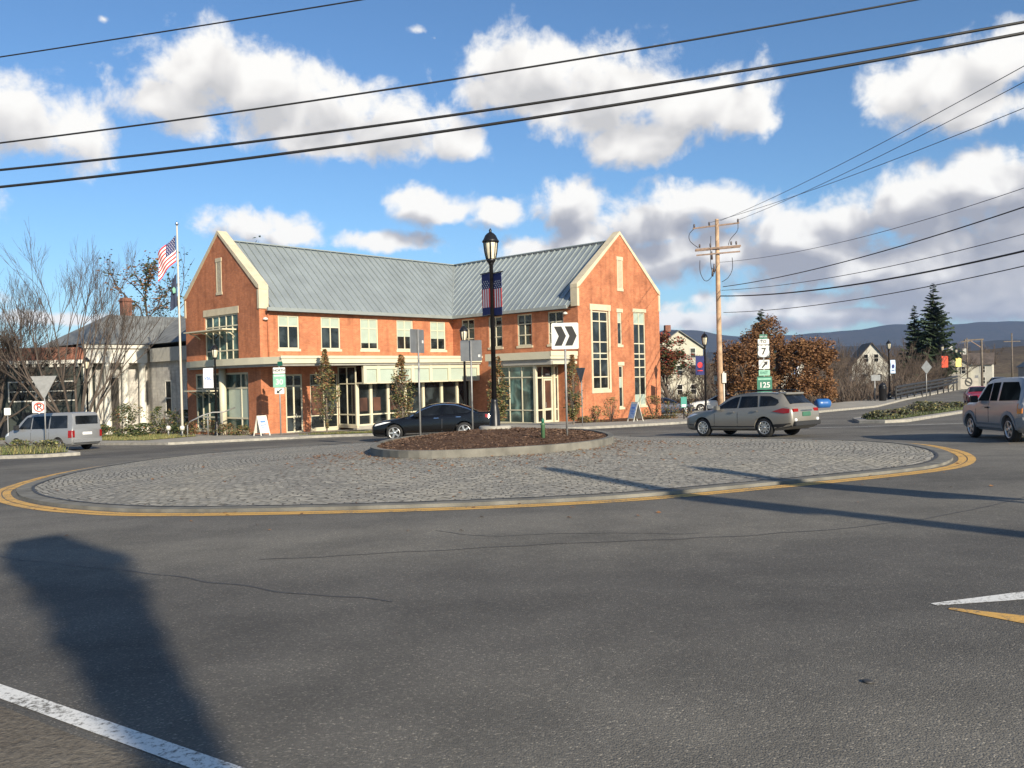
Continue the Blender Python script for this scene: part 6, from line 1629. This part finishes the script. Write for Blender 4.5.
ridge('hills', 5200, [(-1.4,120),(-.9,160),(-.4,150),(.0,190),(.10,215),(.19,250),(.23,248),(.28,215),(.36,225),(.42,243),(.455,262),(.49,245),(.53,255),(.58,265),(.64,262),(.8,240),(1.3,170)], 900, m_hill, 3)
ridge('hills', 3000, [(-1.2,60),(-.5,55),(.0,62),(.15,75),(.3,72),(.42,86),(.5,78),(.6,92),(.75,80),(1.2,60)], 500, m_hill, 8)
# wooded rise behind the far houses
ridge('hills', 420, [(-.9,9),(-.6,10),(-.2,8),(.1,9),(.3,10),(.45,11),(.55,13),(.62,15),(.7,14),(1.0,12)], 120, ground_mat('leafless_wood_floor', [(.3, (.05,.038,.028)), (.55, (.095,.072,.05)), (.75, (.12,.10,.06))], .05, .5, .8), 5, -4.8)
mh = bpy.data.materials.new('thin_air'); mh.use_nodes = True; hn = mh.node_tree
for n_ in list(hn.nodes): hn.nodes.remove(n_)
ho = hn.nodes.new('ShaderNodeOutputMaterial'); hv = hn.nodes.new('ShaderNodeVolumePrincipled')
hv.inputs['Color'].default_value = (.42,.60,.98,1); hv.inputs['Density'].default_value = HAZE; hv.inputs['Anisotropy'].default_value = .0
hn.links.new(hv.outputs[0], ho.inputs['Volume'])
mb = MB(); mb.box(-9400,9400,-3300,9400,-9.5,345)
tag(mb.build('haze', mh), 'thin blue autumn haze lying over the far hills', 'haze', None, 'stuff')

# ------------------------------------------------------------------ sky with cumulus clouds
SUN_AZ, SUN_EL = radians(30), radians(22.5)      # behind the viewer, to the right
w = bpy.data.worlds.new('World'); SC.world = w; w.use_nodes = True
nt = w.node_tree; N = nt.nodes; Lk = nt.links
bg = N['Background']
sky = N.new('ShaderNodeTexSky'); sky.sky_type = 'NISHITA'; sky.sun_disc = False
sky.sun_elevation = SUN_EL; sky.sun_rotation = pi - SUN_AZ; sky.altitude = 100; sky.air_density = 1.0; sky.dust_density = .6; sky.ozone_density = 2.2
# bearing/elevation of each cloud mass, in hundredths of a radian: (az, el, half width, half height)
PX = [(18,118,78,46),(70,130,45,26),(-40,110,80,50),
      (215,72,72,40),(185,100,58,34),(265,95,80,44),(330,115,85,38),(395,130,70,32),(450,140,42,22),(300,135,90,20),
      (545,75,90,40),(600,95,95,44),(690,105,90,38),(640,140,70,22),(510,95,60,26),(740,110,46,24),
      (415,30,20,9),(432,38,14,7),(105,18,13,8),
      (925,88,78,34),(985,65,70,34),(960,110,70,26),
      (420,204,42,20),(445,214,24,10),(252,225,58,20),(285,236,40,14),(385,242,52,13),(495,216,34,14),
      (575,205,55,26),(640,222,95,34),(690,205,46,20),(735,212,66,24),(800,240,110,38),(850,215,70,26),(930,205,110,40),(1000,180,90,40),(1010,240,150,60),(700,255,120,26),(900,270,180,36),
      (640,262,110,20),(1000,300,160,26),(790,305,150,17),(700,318,70,12),(860,318,110,11),(560,250,70,16),(60,318,60,8)]
blobs = []
for x, y, rx, ry in PX:
    xx, yy = (x-512)/838.5, (384-y)/838.5
    rl = .0235; X2 = xx*cos(rl)+yy*sin(rl); Y2 = -xx*sin(rl)+yy*cos(rl)-.0103
    az = math.atan(X2); el_ = math.atan(Y2*cos(az))
    blobs.append((az*100, el_*100, 1.10*rx/838.5*100*cos(az)**1.5, 1.12*ry/838.5*100*cos(az)))
gr = bpy.data.node_groups.new('cumulus_field', 'ShaderNodeTree')
gr.interface.new_socket('Vector', in_out='INPUT', socket_type='NodeSocketVector'); gr.interface.new_socket('Density', in_out='OUTPUT', socket_type='NodeSocketFloat'); gr.interface.new_socket('Body', in_out='OUTPUT', socket_type='NodeSocketFloat')
gi = gr.nodes.new('NodeGroupInput'); go = gr.nodes.new('NodeGroupOutput')
acc = None
# warp the plane a little so that the outlines billow
wn = gr.nodes.new('ShaderNodeTexNoise'); wn.inputs['Scale'].default_value = .11; wn.inputs['Detail'].default_value = 3; gr.links.new(gi.outputs[0], wn.inputs['Vector'])
ws = gr.nodes.new('ShaderNodeVectorMath'); ws.operation = 'SUBTRACT'; gr.links.new(wn.outputs['Color'], ws.inputs[0]); ws.inputs[1].default_value = (.5,.5,.5)
wm = gr.nodes.new('ShaderNodeVectorMath'); wm.operation = 'MULTIPLY_ADD'; gr.links.new(ws.outputs[0], wm.inputs[0]); wm.inputs[1].default_value = (5.,2.6,0); gr.links.new(gi.outputs[0], wm.inputs[2])
for a, e, rx, ry in blobs:
    peak = .42 if rx < 2.9 and e > 25 else 1.
    s = gr.nodes.new('ShaderNodeVectorMath'); s.operation = 'SUBTRACT'; gr.links.new(wm.outputs[0], s.inputs[0]); s.inputs[1].default_value = (a, e, 0)
    m_ = gr.nodes.new('ShaderNodeVectorMath'); m_.operation = 'MULTIPLY'; gr.links.new(s.outputs[0], m_.inputs[0]); m_.inputs[1].default_value = (1/rx, 1/ry, 0)
    l_ = gr.nodes.new('ShaderNodeVectorMath'); l_.operation = 'LENGTH'; gr.links.new(m_.outputs[0], l_.inputs[0])
    d_ = mathn(gr, 'SUBTRACT', peak, l_.outputs['Value'])
    acc = d_ if acc is None else mathn(gr, 'SMOOTH_MAX', acc, d_, .18)
f1 = noise_node(gr, gi.outputs[0], .19, 9, .58, .25); f2 = noise_node(gr, gi.outputs[0], .75, 6, .6)
sx_ = gr.nodes.new('ShaderNodeSeparateXYZ'); gr.links.new(gi.outputs[0], sx_.inputs[0])
outside = mathn(gr, 'MAXIMUM', mathn(gr, 'SUBTRACT', mathn(gr, 'ABSOLUTE', sx_.outputs[0]), 46.), mathn(gr, 'SUBTRACT', sx_.outputs[1], 36.))
acc = mathn(gr, 'MAXIMUM', acc, mathn(gr, 'SUBTRACT', mathn(gr, 'MINIMUM', mathn(gr, 'MULTIPLY', outside, .1), .9), 1.0))
dens = mathn(gr, 'ADD', mathn(gr, 'MAXIMUM', acc, -1.2), mathn(gr, 'ADD', mathn(gr, 'MULTIPLY', mathn(gr, 'SUBTRACT', f1, .5), 2.0), mathn(gr, 'MULTIPLY', mathn(gr, 'SUBTRACT', f2, .5), .35)))
gr.links.new(dens, go.inputs[0])
f3 = noise_node(gr, gi.outputs[0], .20, 2.5, .5, .4); gr.links.new(mathn(gr, 'ADD', acc, mathn(gr, 'MULTIPLY', mathn(gr, 'SUBTRACT', f3, .5), 1.8)), go.inputs[1])
tc = N.new('ShaderNodeTexCoord'); sp = N.new('ShaderNodeSeparateXYZ'); Lk.new(tc.outputs['Generated'], sp.inputs[0])
az = mathn(nt, 'MULTIPLY', mathn(nt, 'ARCTAN2', sp.outputs[0], sp.outputs[1]), 100.)
el_ = mathn(nt, 'MULTIPLY', mathn(nt, 'ARCSINE', sp.outputs[2]), 100.)
P0 = N.new('ShaderNodeCombineXYZ'); Lk.new(az, P0.inputs[0]); Lk.new(el_, P0.inputs[1])
def dens_at(dx, dy):
    v = N.new('ShaderNodeVectorMath'); v.operation = 'ADD'; Lk.new(P0.outputs[0], v.inputs[0]); v.inputs[1].default_value = (dx, dy, 0)
    g = N.new('ShaderNodeGroup'); g.node_tree = gr; Lk.new(v.outputs[0], g.inputs[0]); return g.outputs[0], g.outputs[1]
d0, b0 = dens_at(0, 0); _, d1 = dens_at(1.0, 2.6)
alpha = N.new('ShaderNodeMapRange'); alpha.interpolation_type = 'SMOOTHSTEP'; Lk.new(d0, alpha.inputs['Value']); alpha.inputs['From Min'].default_value = -.06; alpha.inputs['From Max'].default_value = .52
sh1 = mathn(nt, 'ADD', mathn(nt, 'MULTIPLY', mathn(nt, 'MAXIMUM', d1, 0.), 1.1), mathn(nt, 'MULTIPLY', mathn(nt, 'SUBTRACT', b0, d0), .22))
sh1 = mathn(nt, 'ADD', sh1, mathn(nt, 'MULTIPLY', b0, -.2))
hi_ = ramp(nt, sh1, [(.02, (1.0,.985,.95)), (.22, (.93,.91,.88)), (.55, (.76,.745,.735)), (.9, (.60,.595,.60))])
lo_ = ramp(nt, sh1, [(.02, (1.0,.985,.95)), (.18, (.86,.845,.83)), (.42, (.55,.55,.58)), (.8, (.37,.385,.44))])
hr = N.new('ShaderNodeMapRange'); Lk.new(el_, hr.inputs['Value']); hr.inputs['From Min'].default_value = 17.; hr.inputs['From Max'].default_value = 25.
shade = mixc(nt, hr.outputs[0], lo_, hi_)
CLOUD = N.new('ShaderNodeVectorMath'); CLOUD.operation = 'SCALE'; Lk.new(shade, CLOUD.inputs[0]); CLOUD.inputs['Scale'].default_value = 8.8
skyc = N.new('ShaderNodeVectorMath'); skyc.operation = 'MULTIPLY'; Lk.new(sky.outputs[0], skyc.inputs[0]); skyc.inputs[1].default_value = (.74, 1.0, 1.22)
fin = mixc(nt, alpha.outputs[0], skyc.outputs[0], CLOUD.outputs[0])
Lk.new(fin, bg.inputs['Color']); bg.inputs['Strength'].default_value = .068
w.cycles.sampling_method = 'MANUAL'; w.cycles.sample_map_resolution = 512

sun = bpy.data.lights.new('sun', 'SUN'); sun.energy = 4.7; sun.angle = radians(.55); sun.color = (1., .885, .70)
so = bpy.data.objects.new('sun', sun); COL.objects.link(so)
sd = Vector((sin(SUN_AZ)*cos(SUN_EL), -cos(SUN_AZ)*cos(SUN_EL), sin(SUN_EL)))
so.rotation_euler = sd.to_track_quat('Z', 'Y').to_euler()

# ------------------------------------------------------------------ camera
cam = bpy.data.cameras.new('camera'); co = bpy.data.objects.new('camera', cam); COL.objects.link(co); SC.camera = co
cam.sensor_width = 36; cam.lens = 838.5/1024*36; cam.clip_end = 30000; cam.clip_start = .1
p_, r_ = .0103, .0235
Fv = Vector((0, cos(p_), -sin(p_))); Rv = Vector((1,0,0)); Uv = Rv.cross(Fv)
R2 = cos(r_)*Rv - sin(r_)*Uv; U2 = sin(r_)*Rv + cos(r_)*Uv
co.matrix_world = Matrix(((R2.x,U2.x,-Fv.x,0),(R2.y,U2.y,-Fv.y,0),(R2.z,U2.z,-Fv.z,1.6),(0,0,0,1)))
SC.view_settings.view_transform = 'Standard'; SC.view_settings.look = 'None'; SC.view_settings.exposure = .8; SC.view_settings.gamma = 1
SC.cycles.max_bounces = 5; SC.cycles.volume_bounces = 0; SC.cycles.transparent_max_bounces = 8
